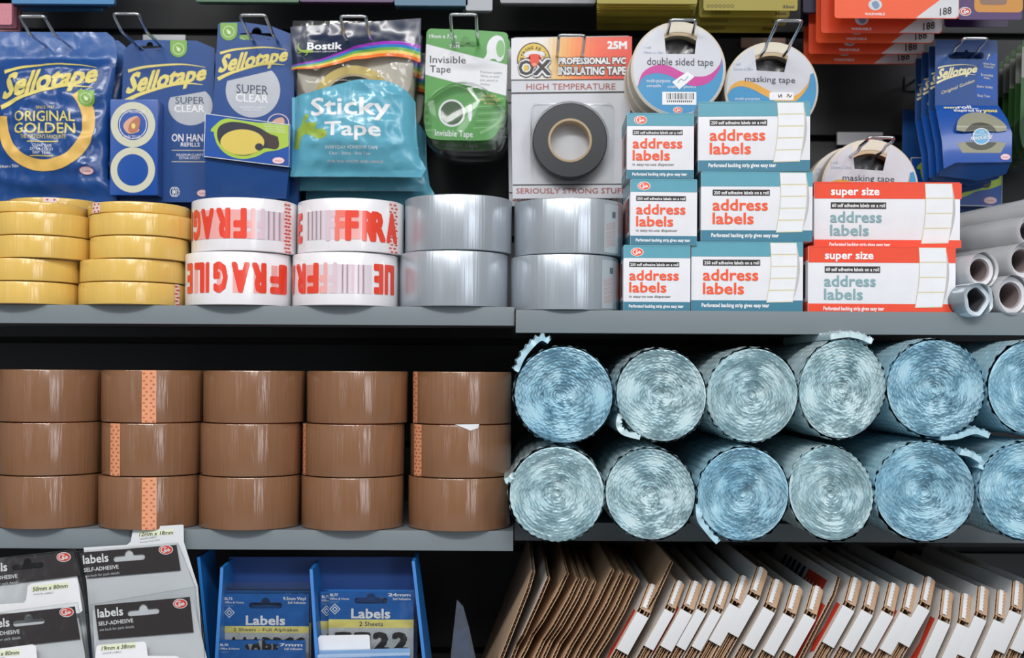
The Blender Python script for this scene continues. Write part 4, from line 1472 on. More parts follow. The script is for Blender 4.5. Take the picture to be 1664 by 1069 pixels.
def wound(seed, R, L, m, pitch=0.0027):
    """the spiral of bubbled film, its cut end towards the aisle"""
    mb = MB()
    mi = mb.slot(m)
    turns = R / pitch - 0.6
    pts = []
    th = 1.2 * pi
    sarc = 0.0
    nz = lambda x, y, z: noise.noise(Vector((x, y, z + seed * 7.3)))
    while th < turns * 2 * pi:
        r = pitch * th / (2 * pi)
        pts.append((th, r, sarc))
        ds = 0.0013 if r > 0.008 else 0.0009
        th += ds / max(r, 0.002)
        sarc += ds
    ys = [0.0, 0.0010, 0.0026, 0.005]
    for layer in (0, 1):
        prev = None
        for th, r, sa in pts:
            a = th
            ph = nz(cos(a) * 1.3, sin(a) * 1.3, r * 60)
            rr = r * (1 + 0.018 * nz(cos(a) * 0.8, sin(a) * 0.8, 2.0)) + 0.0007 * nz(sa * 160, r * 300, 4.0) + 0.0006 * ph
            jit = 0.0016 * nz(sa * 40, 1.0, r * 200) + 0.0022 * nz(cos(a) * 2, sin(a) * 2, r * 90) + (0.004 * (1 - r / R) ** 2)
            col = []
            for k, y in enumerate(ys):
                q = rr
                if layer:
                    b = abs(sin(pi * sa / 0.0066 + 1.6 * nz(sa * 30, r * 100, 5.0))) * (0.35 + 0.65 * abs(cos(pi * (y + seed * .002) / 0.0062)))
                    q += 0.00025 + 0.0019 * b ** 0.7
                col.append(mb.bm.verts.new((q * cos(a), y + jit, q * sin(a))))
            if prev:
                for i in range(len(ys) - 1):
                    f = mb.bm.faces.new((prev[i], col[i], col[i + 1], prev[i + 1]))
                    f.material_index = mi
                    f.smooth = True
            prev = col
    # what lies between the turns further in: more film
    back = []
    nr_, na = 16, 64
    for i in range(nr_ + 1):
        r = R * i / nr_ * .97
        back.append([mb.bm.verts.new((r * cos(2 * pi * k / na), 0.0020 + 0.0010 * nz(r * 300, k * .8, 9) + 0.004 * (1 - i / nr_) ** 2, r * sin(2 * pi * k / na))) for k in range(na)] if i else [mb.bm.verts.new((0, 0.0066, 0))])
    for A, B in zip(back, back[1:]):
        for k in range(na):
            f = mb.bm.faces.new((A[0], B[k], B[(k + 1) % na]) if len(A) == 1 else (A[k], B[k], B[(k + 1) % na], A[(k + 1) % na]))
            f.material_index = mi
            f.smooth = True
    return mb

def wrap_skin(seed, R, L, m):
    """outside of the roll with its rows of bubbles"""
    mb = MB()
    mi = mb.slot(m)
    na, ny = 128, 110
    rows = []
    for j in range(ny + 1):
        y = 0.003 + (L - 0.003) * j / ny
        row = []
        for k in range(na):
            a = 2 * pi * k / na
            hx = sin(a * R / 0.0062 * pi) * 1.0
            b = abs(sin(pi * (y / 0.0074) + (0.5 * pi if int(a * R / 0.0064) % 2 else 0))) * abs(sin(pi * a * R / 0.0064))
            r = R * (1 + 0.018 * noise.noise(Vector((cos(a) * 0.8, sin(a) * 0.8, 2.0 + seed * 7.3)))) + 0.0016 * b - 0.0006 + 0.0012 * noise.noise(Vector((cos(a) * 3, y * 25, sin(a) * 3 + seed)))
            row.append(mb.bm.verts.new((r * cos(a), y, r * sin(a))))
        rows.append(row)
    for A, B in zip(rows, rows[1:]):
        for k in range(na):
            f = mb.bm.faces.new((A[k], A[(k + 1) % na], B[(k + 1) % na], B[k]))
            f.material_index = mi
            f.smooth = True
    f = mb.bm.faces.new(rows[-1])
    f.material_index = mi
    return mb

RB, LB = 0.0425, 0.305
protos = {}
for sd in range(3):
    for mn, m in (('w', FILMW), ('b', FILMB)):
        if (sd, mn) in ((0, 'w'), (1, 'w'), (0, 'b'), (2, 'b')):
            protos[(sd, mn)] = (wound(sd, RB, LB, m).build('wound_film'), wrap_skin(sd, RB, LB, m).build('outer_wrap'))
YR = 1.050
sR = YR / F
def bubble(label, cx, cy, rx, ry, var, spin, tail=None, dy=0.0):
    o = thing('bubble_wrap_roll', label, 'bubble wrap', P(cx, cy, YR + dy), 'bubble wrap rolls')
    kx, kz = rx * sR / RB / 1.01, ry * sR / RB / 1.01
    for src, nm in zip(protos[var], ('wound_film', 'outer_wrap')):
        q = src.copy()
        q.name = nm
        COL.objects.link(q)
        q.parent = o
        q.matrix_local = Matrix.Diagonal((kx, 1, kz, 1)) @ Matrix.Rotation(spin, 4, 'Y')
    if tail:
        mb = MB()
        m = FILMW if var[1] == 'w' else FILMB
        mi = mb.slot(m)
        pts = spline([((u - cx) * sR, -(v - cy) * sR) for u, v in tail], 6)
        n = len(pts)
        rows = []
        for i, (x, z) in enumerate(pts):
            x0, z0 = pts[max(0, i - 1)]
            x1, z1 = pts[min(n - 1, i + 1)]
            l = hypot(x1 - x0, z1 - z0) or 1
            nx, nz_ = -(z1 - z0) / l, (x1 - x0) / l
            t = 0.0036 + 0.0034 * abs(sin(i * 1.1))
            ring = []
            for y in [0.001 + 0.004 * k for k in range(20)] + [LB * .6]:
                b = t * (0.5 + 0.5 * abs(sin(y / 0.0062 * pi)))
                ring.append((mb.bm.verts.new((x - nx * 0.0004, y + 0.001 * sin(i), z - nz_ * 0.0004)), mb.bm.verts.new((x + nx * b, y + 0.001 * sin(i), z + nz_ * b))))
            rows.append(ring)
        for A, B in zip(rows, rows[1:]):
            for k in range(len(A) - 1):
                for s_ in (0, 1):
                    f = mb.bm.faces.new((A[k][s_], B[k][s_], B[k + 1][s_], A[k + 1][s_]))
                    f.material_index = mi
                    f.smooth = True
            f = mb.bm.faces.new((A[0][0], B[0][0], B[0][1], A[0][1]))
            f.material_index = mi
        for R_ in (rows[0], rows[-1]):
            for k in range(len(R_) - 1):
                f = mb.bm.faces.new((R_[k][0], R_[k][1], R_[k + 1][1], R_[k + 1][0]))
                f.material_index = mi
        mb.build('loose_end', o)
    return o
bubble('blue bubble wrap roll, upper row, beside the brown tapes', 916, 641.5, 83, 80.5, (0, 'b'), 0.3, [(842, 605), (852, 582), (868, 562), (880, 553), (890, 558)])
bubble('pale bubble wrap roll, second in the upper row, loose lower edge', 1075, 642, 74, 79, (0, 'w'), 1.1, [(1006, 672), (1002, 690), (1012, 706), (1040, 714)])
bubble('whitish bubble wrap roll, third in the upper row', 1223, 642, 75, 80, (1, 'w'), 2.0)
bubble('grey-green bubble wrap roll, upper row, loose end on top', 1369, 632, 71.5, 84, (0, 'w'), 3.3, [(1350, 551), (1380, 547), (1402, 552), (1416, 558)])
bubble('deep blue bubble wrap roll, fifth in the upper row, tail at its foot', 1521, 631, 80, 83, (0, 'b'), 4.0, [(1530, 715), (1560, 712), (1585, 704), (1607, 711)])
bubble('blue bubble wrap roll cut by the picture edge, upper row', 1684, 630, 80, 80, (2, 'b'), 5.1)
b0 = 884
bubble('pale bubble wrap roll, lower row, beside the brown tapes, tail pointing out', 905, 803, 78.5, 81, (1, 'w'), 0.7, [(836, 770), (832, 768), (826, 776), (819, 779)])
bubble('pale bubble wrap roll, second in the lower row', 1057, 803, 73, 79, (0, 'w'), 2.6)
bubble('light blue bubble wrap roll, lower row, tail hanging over the shelf', 1208, 803, 76, 79.5, (2, 'b'), 1.9, [(1132, 820), (1134, 845), (1150, 868), (1165, 884)])
bubble('bluish bubble wrap roll, fourth in the lower row', 1351, 802, 68.5, 81, (1, 'w'), 4.4)
bubble('blue bubble wrap roll, fifth in the lower row, loose end on its shoulder', 1504, 799, 84, 83, (2, 'b'), 3.6, [(1560, 738), (1578, 742), (1592, 752), (1590, 760)])
bubble('blue bubble wrap roll cut by the picture edge, lower row', 1672, 798, 83, 82, (0, 'b'), 2.2)
for pair in protos.values():
    for q in pair:
        bpy.data.objects.remove(q)

# ---------------------------------------------------------------- flat packed cardboard boxes
BOARDW = M('#d6d8da', 0.6, var=0.03, scale=40)
BOARDK = M('#cbab8b', 0.8, var=0.08, scale=160)
FLUTE = M('#9a7658', 0.85, var=0.12, scale=200)
LINERK = M('#cfae8c', 0.8, var=0.06, scale=160)
REDP = M('#d8452e', 0.5)
DBLUE = M('#2c3658', 0.5)

def corr(mb, prof, x0, x1, mleft, mright, front, amp=None, wave=0.0058, depth=0.006):
    """one corrugated board in the depth/height plane: two liners, the flute shown along the front edge"""
    g = 0.00035
    fmL = lambda u, v, d: Vector((x0 - d, u, v))
    mb.plate(prof, fmL, g, mleft, mside=LINERK)
    mb.plate(prof, lambda u, v, d: Vector((x1 - g - d, u, v)), g, mright, mside=LINERK)
    xm, A = (x0 + x1) / 2, (x1 - x0) / 2 - g
    run, tot = [], 0
    for (ya, za), (yb, zb) in zip(front, front[1:]):
        l = hypot(yb - ya, zb - za)
        n = max(2, int(l / 0.00095))
        run += [(ya + (yb - ya) * i / n, za + (zb - za) * i / n, tot + l * i / n) for i in range(n)]
        tot += l
    mi = mb.slot(FLUTE)
    prev = None
    for y, z, t in run:
        x = xm + A * sin(2 * pi * t / wave)
        c = (mb.bm.verts.new((x, y + 0.0004, z)), mb.bm.verts.new((x, y + depth, z)))
        if prev:
            f = mb.bm.faces.new((prev[0], c[0], c[1], prev[1]))
            f.material_index = mi
        prev = c
    q = [(y + depth, z) for y, z, t in run[::6]] + [(run[-1][0] + depth, run[-1][1])]
    for (ya, za), (yb, zb) in zip(q, q[1:]):
        f = mb.bm.faces.new([mb.bm.verts.new(p) for p in ((x0, ya, za), (x1, ya, za), (x1, yb, zb), (x0, yb, zb))])
        f.material_index = mi

HB, DB = 0.135, 0.25
def profile(ch, ck, zig=0.0):
    """outline of a folded box seen from its side; the corner at the origin is its foremost upper one"""
    fr = [(ck, ch), (0, 0)]
    if zig:
        fr += [(0.0005, -0.028), (zig, -0.046), (0.002, -0.060)]
    fr += [(0.0, -HB)]
    return [(DB, ch)] + fr + [(DB, -HB)], fr

def post_box(kind, T, ch=0.022, ck=0.018):
    """parts of a white book-wrap box folded flat"""
    parts = {}
    pr, fr = profile(ch, ck)
    b = 0.0030
    mb = MB()
    corr(mb, pr, 0, b, BOARDW, BOARDK, fr)
    if kind == 'red':
        mb.plate([(0.004, -0.052), (0.004, -0.004), (0.016, -0.004), (0.013, -0.030), (0.018, -0.046), (0.012, -0.056)], lambda u, v, d: Vector((-0.0003 - d, u, v)), 0.0002, REDP)
    parts['outer_panel'] = mb
    mb = MB()
    corr(mb, [(y + .001, z - 0.002) for y, z in pr], T - b, T, BOARDK, BOARDW if kind != 'kraft' else BOARDK, [(y + .001, z - 0.002) for y, z in fr])
    parts['inner_panel'] = mb
    mb = MB()
    z0, z1 = -0.003, -0.041
    mb.box(0.0004, T - 0.0006, -0.0022, -0.0002, z1, z0, BOARDW, 0.0005)
    mb.box(0.0004, T - 0.0006, -0.0002, 0.0004, z1 - 0.0003, z0 - 0.0005, KRAFT)
    parts['front_flap'] = mb
    # the fold above the flap: a kraft loop with a white fluted tongue in it
    mb = MB()
    loop = []
    for k in range(13):
        t = pi * k / 12
        loop.append((T / 2 - (T / 2 - 0.0012) * cos(t), 0.0022 * sin(t)))
    mi, mk = mb.slot(LINERK), mb.slot(KRAFT)
    def along(x, lift, q):
        return (x, ck * q - 0.0005, ch * q + lift)
    for q0, q1 in ((0.05, 0.55), (0.55, 0.98)):
        for (xa, la), (xb, lb) in zip(loop, loop[1:]):
            f = mb.bm.faces.new([mb.bm.verts.new(v) for v in (along(xa, la * q0, q0), along(xb, lb * q0, q0), along(xb, lb * q1, q1), along(xa, la * q1, q1))])
            f.material_index = mk
    f = mb.bm.faces.new([mb.bm.verts.new(v) for v in (along(b, 0.0005, 0.02), along(T - b, 0.0005, 0.02), along(T - b, 0.0008, 1.0), along(b, 0.0008, 1.0))])
    f.material_index = mk
    ms = mb.slot(BOARDW)
    prev = None
    for k in range(31):
        q = 0.02 + 0.94 * k / 30
        xx = T * 0.40 + 0.0006 * sin(k * 1.5)
        c = (mb.bm.verts.new(along(T * 0.20, 0.0026, q)), mb.bm.verts.new(along(xx + 0.0010, 0.0030, q)), mb.bm.verts.new(along(xx + 0.0010, -0.001, q)))
        if prev:
            for i, j in ((0, 1), (1, 2)):
                f = mb.bm.faces.new((prev[i], prev[j], c[j], c[i]))
                f.material_index = ms
        prev = c
    parts['fold_loop'] = mb
    mb = MB()
    n = 3 if T > 0.011 else 2
    w = (T - 2 * b) / n
    for i in range(n):
        x0 = b + w * i
        pz = [(DB * .5, -0.040), (0.0035 + 0.001 * i, -0.040), (0.0045 + 0.001 * i, -HB), (DB * .5, -HB)]
        corr(mb, pz, x0 + 0.0001, x0 + w - 0.0001, KRAFT, KRAFT, pz[1:3], wave=0.0050)
    parts['folded_core'] = mb
    return {k: m.build(k) for k, m in parts.items()}

def kraft_box(kind, T):
    parts = {}
    b = 0.0030
    if kind == 'zigzag':
        pr, fr = profile(0.019, 0.012, 0.012)
    else:
        pr, fr = profile(0.030, 0.014, 0.006)
    mb = MB()
    corr(mb, pr, 0, b, BOARDK, BOARDK, fr)
    parts['board'] = mb
    return {k: m.build(k) for k, m in parts.items()}

sets = {'white': post_box('white', 0.0128), 'red': post_box('red', 0.0128), 'slim': post_box('white', 0.0105),
        'zigzag': kraft_box('zigzag', 0.0072), 'straight': kraft_box('straight', 0.0068)}
def place_box(kind, label, cat_name, px, py, lean, Y=1.095, grp=None, dz=0.0, yaw=0.0):
    o = thing(cat_name, label, 'cardboard box', P(px, py, Y), grp, (0, lean, yaw))
    # local x runs across the box; the lean swings its head to the right
    for nm, src in sets[kind].items():
        q = src.copy()
        q.name = nm
        COL.objects.link(q)
        q.parent = o
    return o
LEAN = radians(29)
zz = [(912, 963), (930, 972), (943, 972), (957, 977)]
for k, (px, py) in enumerate(zz):
    place_box('zigzag', f'kraft cardboard box with zigzag fluted edge, {ORD[k]} after the white folded sheet', 'kraft_box', px - 8, py, LEAN, grp='zigzag kraft boxes')
st = [(977, 975), (992, 980), (1006, 985), (1019, 992), (1074, 962)]
for k, (px, py) in enumerate(st):
    place_box('straight', f'plain kraft cardboard box, {ORD[k]} after the zigzag edged ones' if k < 4 else 'plain kraft cardboard box wedged between the first white boxes', 'kraft_box', px - 8, py, LEAN, grp='plain kraft boxes')
wh = [(1043, 988), (1088, 983), (1114, 983), (1140, 983), (1165, 984), (1193, 974), (1222, 960), (1248, 980), (1280, 990), (1314, 991),
      (1377, 977), (1407, 984), (1440, 986), (1470, 988), (1499, 976)]
reds = {0, 2, 10, 13}
for k, (px, py) in enumerate(wh):
    kd = 'red' if k in reds else ('slim' if 1 <= k <= 4 else 'white')
    place_box(kd, f'white folded post box, {ORD[k]} counted from the kraft boxes', 'post_box', px - 6, py, LEAN, grp='white post boxes')
wr = [(1531, 1000), (1562, 1006), (1590, 994), (1621, 1000), (1647, 985), (1676, 985)]
for k, (px, py) in enumerate(wr):
    place_box('red' if k == 0 else 'white', f'white folded post box, {ORD[k]} of the steeper ones at the picture edge', 'post_box', px - 6, py, radians(24), grp='white post boxes')
for s_ in sets.values():
    for q in s_.values():
        bpy.data.objects.remove(q)

# the big kraft sheet and the white folded sheet at the front of the row
o = thing('kraft_box', 'large brown cardboard box leaning in front of the row, slit in its side', 'cardboard box', P(858, 950, 1.090), 'plain kraft boxes', (0, radians(21), 0))
mb = MB()
pr = [(DB, 0.010), (0.020, 0.010), (0, -0.004), (0, -0.150), (DB, -0.150)]
corr(mb, pr, 0, 0.0034, BOARDK, BOARDW, [(0.02, 0.010), (0, -0.004), (0, -0.150)], wave=0.0062)
mb.plate([(0.030, -0.075), (0.033, -0.090), (0.029, -0.105), (0.031, -0.120), (0.026, -0.104)], lambda u, v, d: Vector((-0.0003 - d, u, v)), 0.0002, M('#4a342a', 0.8))
mb.build('outer_panel', o)
o = thing('folded_sheet', 'white folded cardboard sheet between the big brown box and the zigzag kraft boxes', 'cardboard sheet', P(886, 946, 1.093), None, (0, radians(24), 0))
mb = MB()
pr = [(DB, 0.004), (0.006, 0.004), (0.0, -0.016), (0.0, -0.052), (0.012, -0.064), (0.002, -0.082), (0.003, -0.150), (DB, -0.150)]
corr(mb, pr, 0, 0.0032, BOARDW, BOARDK, [(0.006, 0.004), (0.0, -0.016), (0.0, -0.052), (0.012, -0.064), (0.002, -0.082), (0.003, -0.150)])
mb.build('white_panel', o)
# printed sheet in the middle of the white boxes
o = thing('printed_sheet', 'white sheet printed red and dark blue, standing among the white post boxes', 'cardboard sheet', P(1352, 965, 1.100), None, (0, radians(27), 0))
mb = MB()
pr = [(DB, 0.016), (0.010, 0.016), (0.0, 0.0), (0, -HB), (DB, -HB)]
corr(mb, pr, 0, 0.0032, BOARDW, BOARDK, [(0.010, 0.016), (0, 0), (0, -HB)])
fmL = lambda u, v, d: Vector((-0.0003 - d, u, v))
mb.plate([(0.03, -0.03), (0.10, -0.03), (0.10, 0.008), (0.03, 0.008)], fmL, 0.0002, REDP)
for i in range(5):
    mb.plate([(0.11 + i * .02, -0.02), (0.122 + i * .02, -0.02), (0.122 + i * .02, 0.008), (0.11 + i * .02, 0.008)], fmL, 0.0002, DBLUE)
    mb.plate(ellp(0.04 + i * .013, -0.012, 0.004, 0.012, 12), lambda u, v, d: Vector((-0.0005 - d, u, v)), 0.0002, BOARDW)
mb.plate([(0.002, -0.09), (0.002, -0.012), (0.016, -0.012), (0.014, -0.09)], fmL, 0.0002, REDP)
mb.build('printed_panel', o)

# ---------------------------------------------------------------- tubes of clear film
TUBEW = film('hazy_wrap', '#e6e7ea', 0.62, 0.12, 0.5, 60, 0.9)
TUBEIN = M('#8d7f80', 0.5)
TWHITE = M('#d8d8dc', 0.4, coat=0.3)
def film_tube(label, px, py, r, Y, yaw, pitch, L=0.24, crumpled=False):
    o = thing('film_tube', label, 'film roll', P(px, py, Y), 'rolls of clear film', (pitch, 0, yaw))
    R = r * Y / F
    fn = lambda q, z, t: (q * cos(t), z, q * sin(t))
    if crumpled:
        fn = lambda q, z, t: ((q + 0.0014 * sin(3 * t + 1) * (1 if z < .02 else 0)) * cos(t), z, (q - 0.0012 * cos(2 * t) * (1 if z < .02 else 0)) * sin(t))
    mb = MB()
    mb.lathe([(R * .70, 0.0), (R * .96, 0.0), (R, 0.001), (R, L), (R * .70, L)], TWHITE if not crumpled else M('#cddae4', 0.35, coat=0.4), 48, fn=fn)
    mb.build('wound_sheet', o)
    mb = MB()
    mb.lathe([(R * .62, 0.002), (R * .695, 0.0015), (R * .695, L), (R * .62, L)], TUBEIN if not crumpled else M('#4a4b50', 0.5), 40, fn=fn)
    mb.build('core_tube', o)
    mb = MB()
    rings = []
    for j in range(14):
        y = -0.006 + (L + 0.004) * (j / 13) ** 1.6
        rings.append([(R * (1.04 + 0.035 * noise.noise(Vector((cos(t) * 2, y * 40, sin(t) * 2 + px)))) * cos(t), y, R * (1.04 + 0.035 * noise.noise(Vector((cos(t) * 2, y * 40, sin(t) * 2 + px)))) * sin(t)) for t in [2 * pi * k / 40 for k in range(40)]])
    V = [[mb.bm.verts.new(p) for p in q] for q in rings]
    mi = mb.slot(TUBEW if not crumpled else CLEAR)
    for A, B in zip(V, V[1:]):
        for k in range(40):
            f = mb.bm.faces.new((A[k], A[(k + 1) % 40], B[(k + 1) % 40], B[k]))
            f.material_index = mi
            f.smooth = True
    tag(mb.build('plastic_wrap', o), 'clear wrapping')
    return o
ty, tp = radians(17), 0.0
film_tube('film roll with open pink core, upper one beside the red boxes', 1592, 439, 27, 1.10, ty, tp)
film_tube('film roll with crumpled bluish end on the shelf, beside the red boxes', 1586, 487, 25.5, 1.085, ty, tp, crumpled=True)
film_tube('film roll with open core on the shelf at the picture edge', 1642, 480, 31, 1.10, ty, tp)
film_tube('film roll with open core at the picture edge, above the shelf one', 1660, 424, 28, 1.112, ty, tp)
film_tube('hazy wrapped film roll lying on the upper tubes at the picture edge', 1672, 376, 25, 1.11, ty, tp)
film_tube('hazy wrapped film roll topmost at the picture edge', 1700, 342, 24, 1.105, radians(15), tp)

# ---------------------------------------------------------------- packs hanging down from the row above
def hung(name, label, cat, grp, q, Y, m, draw=None, r=5, th=0.0012, rise=150):
    """a pack whose lower end comes into view: q = left, right, bottom in px"""
    x0, x1, yb = q
    c = ((x0 + x1) / 2, yb)
    o = thing(name, label, cat, P(c[0], yb, Y), grp)
    a = Art()
    if draw:
        draw(a)
    card(o, a, rrect(x0, yb - rise, x1, yb, r), Y, c, m, th=th, name='card')
    return o
ORA = M('#ee5a2c', 0.35, coat=0.4)
REDD = M('#c03a26', 0.35, coat=0.4)
GREYC = M('#cfd0d4', 0.4)
def pen(x0, x1, yb, hi=True):
    def d(a):
        a.poly(GREYC, [(x1 - 70, yb - 1), (x1 - 10, yb - 46), (x1 - .5, yb - 46), (x1 - .5, yb - 6), (x1 - 5, yb - 1)], 1)
        a.text(BLACK, '188', x1 - 31, yb - 17, x1 - 12, yb - 5, 2, 0.02, dy=3)
        a.text(TEXTW, 'WASHABLE', (x0 + 49) if hi else x0 + 46, yb - 9, x0 + 82, yb - 5, 2, 0.02)
        a.ell(GREYC, x0 + 66, yb - 22, 11, 9, 2).poly(M('#7a90b4', 0.4), closed([(x0 + 60, yb - 24), (x0 + 68, yb - 28), (x0 + 73, yb - 20), (x0 + 66, yb - 15)], 4), 3)
    return d
for k, (x0, x1, yb, Y) in enumerate(((1356, 1558, 30, 1.18), (1334, 1531, 54, 1.205), (1326, 1518, 70, 1.23), (1314, 1502, 88, 1.255), (1306, 1490, 104, 1.28))):
    hung('paint_pack', f'orange and grey 188 pack above the masking tape, {ORD[k]} counted from the front', 'hanging pack', 'orange 188 packs', (x0, x1, yb), Y, ORA if k % 2 == 0 else M('#e04a26', 0.35, coat=.4), pen(x0, x1, yb))
def purple(a):
    a.rect(M('#c88a3a', 0.4), 1583, -30, 1662, 20, 1, 8).rect(M('#8a6a5a', 0.4), 1592, -30, 1636, 8, 2, 6)
    emblem(a, M('#c0453a', .4), 1568, 19, 10, 7)
PUR = M('#4c2f66', 0.35, coat=0.4)
hung('paint_pack', 'purple pack with amber window at the top corner, in front', 'hanging pack', 'purple packs', (1556, 1661, 32), 1.185, PUR, purple)
hung('paint_pack', 'purple pack behind the amber window one, lower edge showing', 'hanging pack', 'purple packs', (1535, 1638, 44), 1.23, M('#3c2652', 0.35, coat=.4))
OLIVE = M('#b5a73e', 0.45, var=0.10, scale=25)
OLIVED = M('#9c8f34', 0.45, var=0.10, scale=25)
for k in range(12):
    x0, yb = 971 + 0.0 * k, 6 + 3.8 * k
    Y = 1.20 + 0.012 * k
    f_ = 1.0 - 0.014 * k / 1.3
    hung('card_pack', f'yellow card pack, {ORD[k]} from the front in the pile above the insulating tape', 'hanging pack', 'yellow card packs', (970, 1133 - 1.0 * k, yb), Y, OLIVE if k % 3 else OLIVED, None, 2, 0.004)
for k, (x0, x1, yb) in enumerate(((1143, 1296, 17), (1136, 1283, 28), (1133, 1277, 41), (1128, 1262, 53))):
    def tagart(a, x0=x0, x1=x1, yb=yb):
        [a.ring(M('#6c6428', .5), x0 + 8 + 6.5 * q_, yb - 7, 2.8, 2.8, .6, 2, n=14) for q_ in range(7)]
        a.text(BLACK, '35ml', x1 - 24, yb - 9, x1 - 6, yb - 4, 2, 0.02)
    hung('card_pack', f'yellow 35 ml pack above the double sided tape, {ORD[k]} from the front', 'hanging pack', 'yellow 35 ml packs', (x0, x1, yb), 1.21 + 0.025 * k, OLIVE if k % 2 else OLIVED, tagart, 4)
for nm, lab, spans, m1, m2 in (
    ('blue', 'above the first wire hooks', ((-10, 186, 6), (10, 176, 11), (16, 164, 17)), M('#3c7fb4', .35, coat=.4), M('#24466e', .35, coat=.4)),
    ('pink dotted', 'at the picture corner', ((-20, 19, 40), (-14, 27, 46), (-12, 32, 51)), M('#c9808c', .45, var=.2, scale=300), M('#b87080', .45, var=.2, scale=300)),
    ('green', 'above the lime dispenser pack', ((318, 486, 3), (322, 480, 5)), M('#4c6e54', .4), M('#425e4a', .4)),
    ('mauve', 'above the turquoise bag', ((487, 640, 3), (489, 637, 6)), M('#5c3f68', .4), M('#4c3458', .4)),
    ('steel blue', 'above the invisible tape', ((641, 760, 9), (642, 756, 14)), M('#48708c', .4), M('#3c5c76', .4)),
    ('pale grey', 'above the invisible tape', ((757, 800, 17), (752, 796, 20)), M('#a4a8b0', .4), M('#8c9098', .4)),
    ('grey', 'above the insulating tape', ((813, 968, 5), (815, 966, 8)), M('#93959c', .4), M('#7c7e84', .4)),
    ('dark navy', 'beside the orange packs', ((1305, 1335, 20), (1303, 1330, 40)), M('#26304c', .4), M('#222a40', .4))):
    for k, (x0, x1, yb) in enumerate(spans):
        hung('card_pack', f'{nm} card pack {lab}, {ORD[k]} from the front', 'hanging pack', f'{nm} card packs', (x0, x1, yb), 1.24 + 0.03 * k, m1 if k % 2 == 0 else m2, None, 3, 0.006)
# ---------------------------------------------------------------- label packs standing in front, bottom of the picture
HEADK = M('#2e2728', 0.32, var=0.05, coat=0.3)
SHEET = M('#cfd2d6', 0.45, var=0.03)
LBLUE = M('#0f62b0', 0.32, coat=0.3)
NAVYT = M('#22306a', 0.4)
LYEL = M('#ecdf80', 0.4)
SIZEG = M('#d6dec0', 0.5)
STRIPE = M('#b9bfc2', 0.5)

def label_pack(label, Y, c, pouch, header, tabq, size_txt, size_q, sub_txt, hole, logo, words, lean=0.10, group='black headed label packs', hole_white=False):
    a = Art(4.622, 0, 840)
    o = thing('label_pack', label, 'label pack', P(c[0], c[1], Y), group, (-lean, 0, 0))
    fm = flat(c[0], c[1], Y)
    mb = MB()
    mb.plate([a.t(p) for p in tabq], lambda u, v, d: fm(u, v, 0) + Vector((0, 0.0012 - d, 0)), 0.0006, SHEET)
    q = size_q
    h = (q[1][0] - q[0][0]) * 0.12
    t = Art(4.622, 0, 840)
    t.poly(SIZEG, [(q[0][0] - 6, q[0][1] + 3), (q[1][0] + 6, q[1][1] + 3), (q[1][0] + 4, q[1][1] - h - 8), (q[0][0] - 8, q[0][1] - h - 8)], 1)
    t.textq(BLACK, size_txt, q[0], q[1], (q[1][0] + h * .1, q[1][1] - h), (q[0][0] + h * .1, q[0][1] - h), 2, 0.01)
    t.textq(TINY, sub_txt, (q[0][0] + 4, q[0][1] + 28), (q[0][0] + (q[1][0] - q[0][0]) * .52, q[0][1] + 10), (q[0][0] + (q[1][0] - q[0][0]) * .52, q[0][1] - 4), (q[0][0] + 4, q[0][1] + 14), 2)
    t.textq(TINY, 'Re-order Code 28222', (q[0][0] + 8, q[0][1] + 50), (q[0][0] + (q[1][0] - q[0][0]) * .62, q[0][1] + 30), (q[0][0] + (q[1][0] - q[0][0]) * .62, q[0][1] + 18), (q[0][0] + 8, q[0][1] + 38), 2)
    t.emit(mb, lambda u, v, d: fm(u, v, 0) + Vector((0, 0.0012 - d, 0)))
    mb.build('label_sheet', o)
    mb = MB()
    hq = ellp(0, 0, 1, 1, 4)
    tilt = atan2(header[1][1] - header[0][1], header[1][0] - header[0][0])
    hx, hy, hw = hole
    eo = [(hx + x * cos(tilt) - y * sin(tilt), hy + x * sin(tilt) + y * cos(tilt)) for x, y in euro(0, 0, hw, 42, 34)]
    mb.plate([a.t(p) for p in header], lambda u, v, d: fm(u, v, 0) + Vector((0, -0.0002 - d, 0)), 0.0005, HEADK, [[a.t(p) for p in eo]])
    b = Art(4.622, 0, 840)
    for st, bl, br, hh, bo in words:
        b.textq(TEXTW if hh > 20 else SHEET, st, bl, br, (br[0] - hh * .12, br[1] - hh), (bl[0] - hh * .12, bl[1] - hh), 2, bo)
    emblem(b, M('#d8402e', 0.4), logo[0], logo[1], 54, 36)
    b.emit(mb, lambda u, v, d: fm(u, v, 0) + Vector((0, -0.0002 - d, 0)))
    tag(mb.build('black_header', o), 'black printed header card')
    mb = MB()
    pc_ = [sum(p[i] for p in pouch) / len(pouch) for i in (0, 1)]
    mb.plate([a.t(p) for p in pouch], lambda u, v, d: fm(u, v, 0) + Vector((0, -0.0016 - 0.0015 * noise.noise(Vector((u / 20, v / 20, 1))) - d, 0)), 0.0001, POUCH)
    e = [a.t(p) for p in pouch]
    mb.tube([fm(u, v, 0.0014) for u, v in e[:4]], 0.0004, CLEAR, 6)
    tag(mb.build('clear_pouch', o), 'clear film pouch')
    return o
BOT = 1640
words = lambda x0, y0, dx, sl: [('labels', (x0, y0), (x0 + 190, y0 - 190 * sl), 66, 0.02), ('SELF-ADHESIVE', (x0 + 8, y0 + 60), (x0 + 268, y0 + 60 - 262 * sl), 30, 0.012), ('see back for pack details', (x0 + 18, y0 + 100), (x0 + 276, y0 + 100 - 260 * sl), 20, 0)]
YF, YBK = 1.045, 1.085
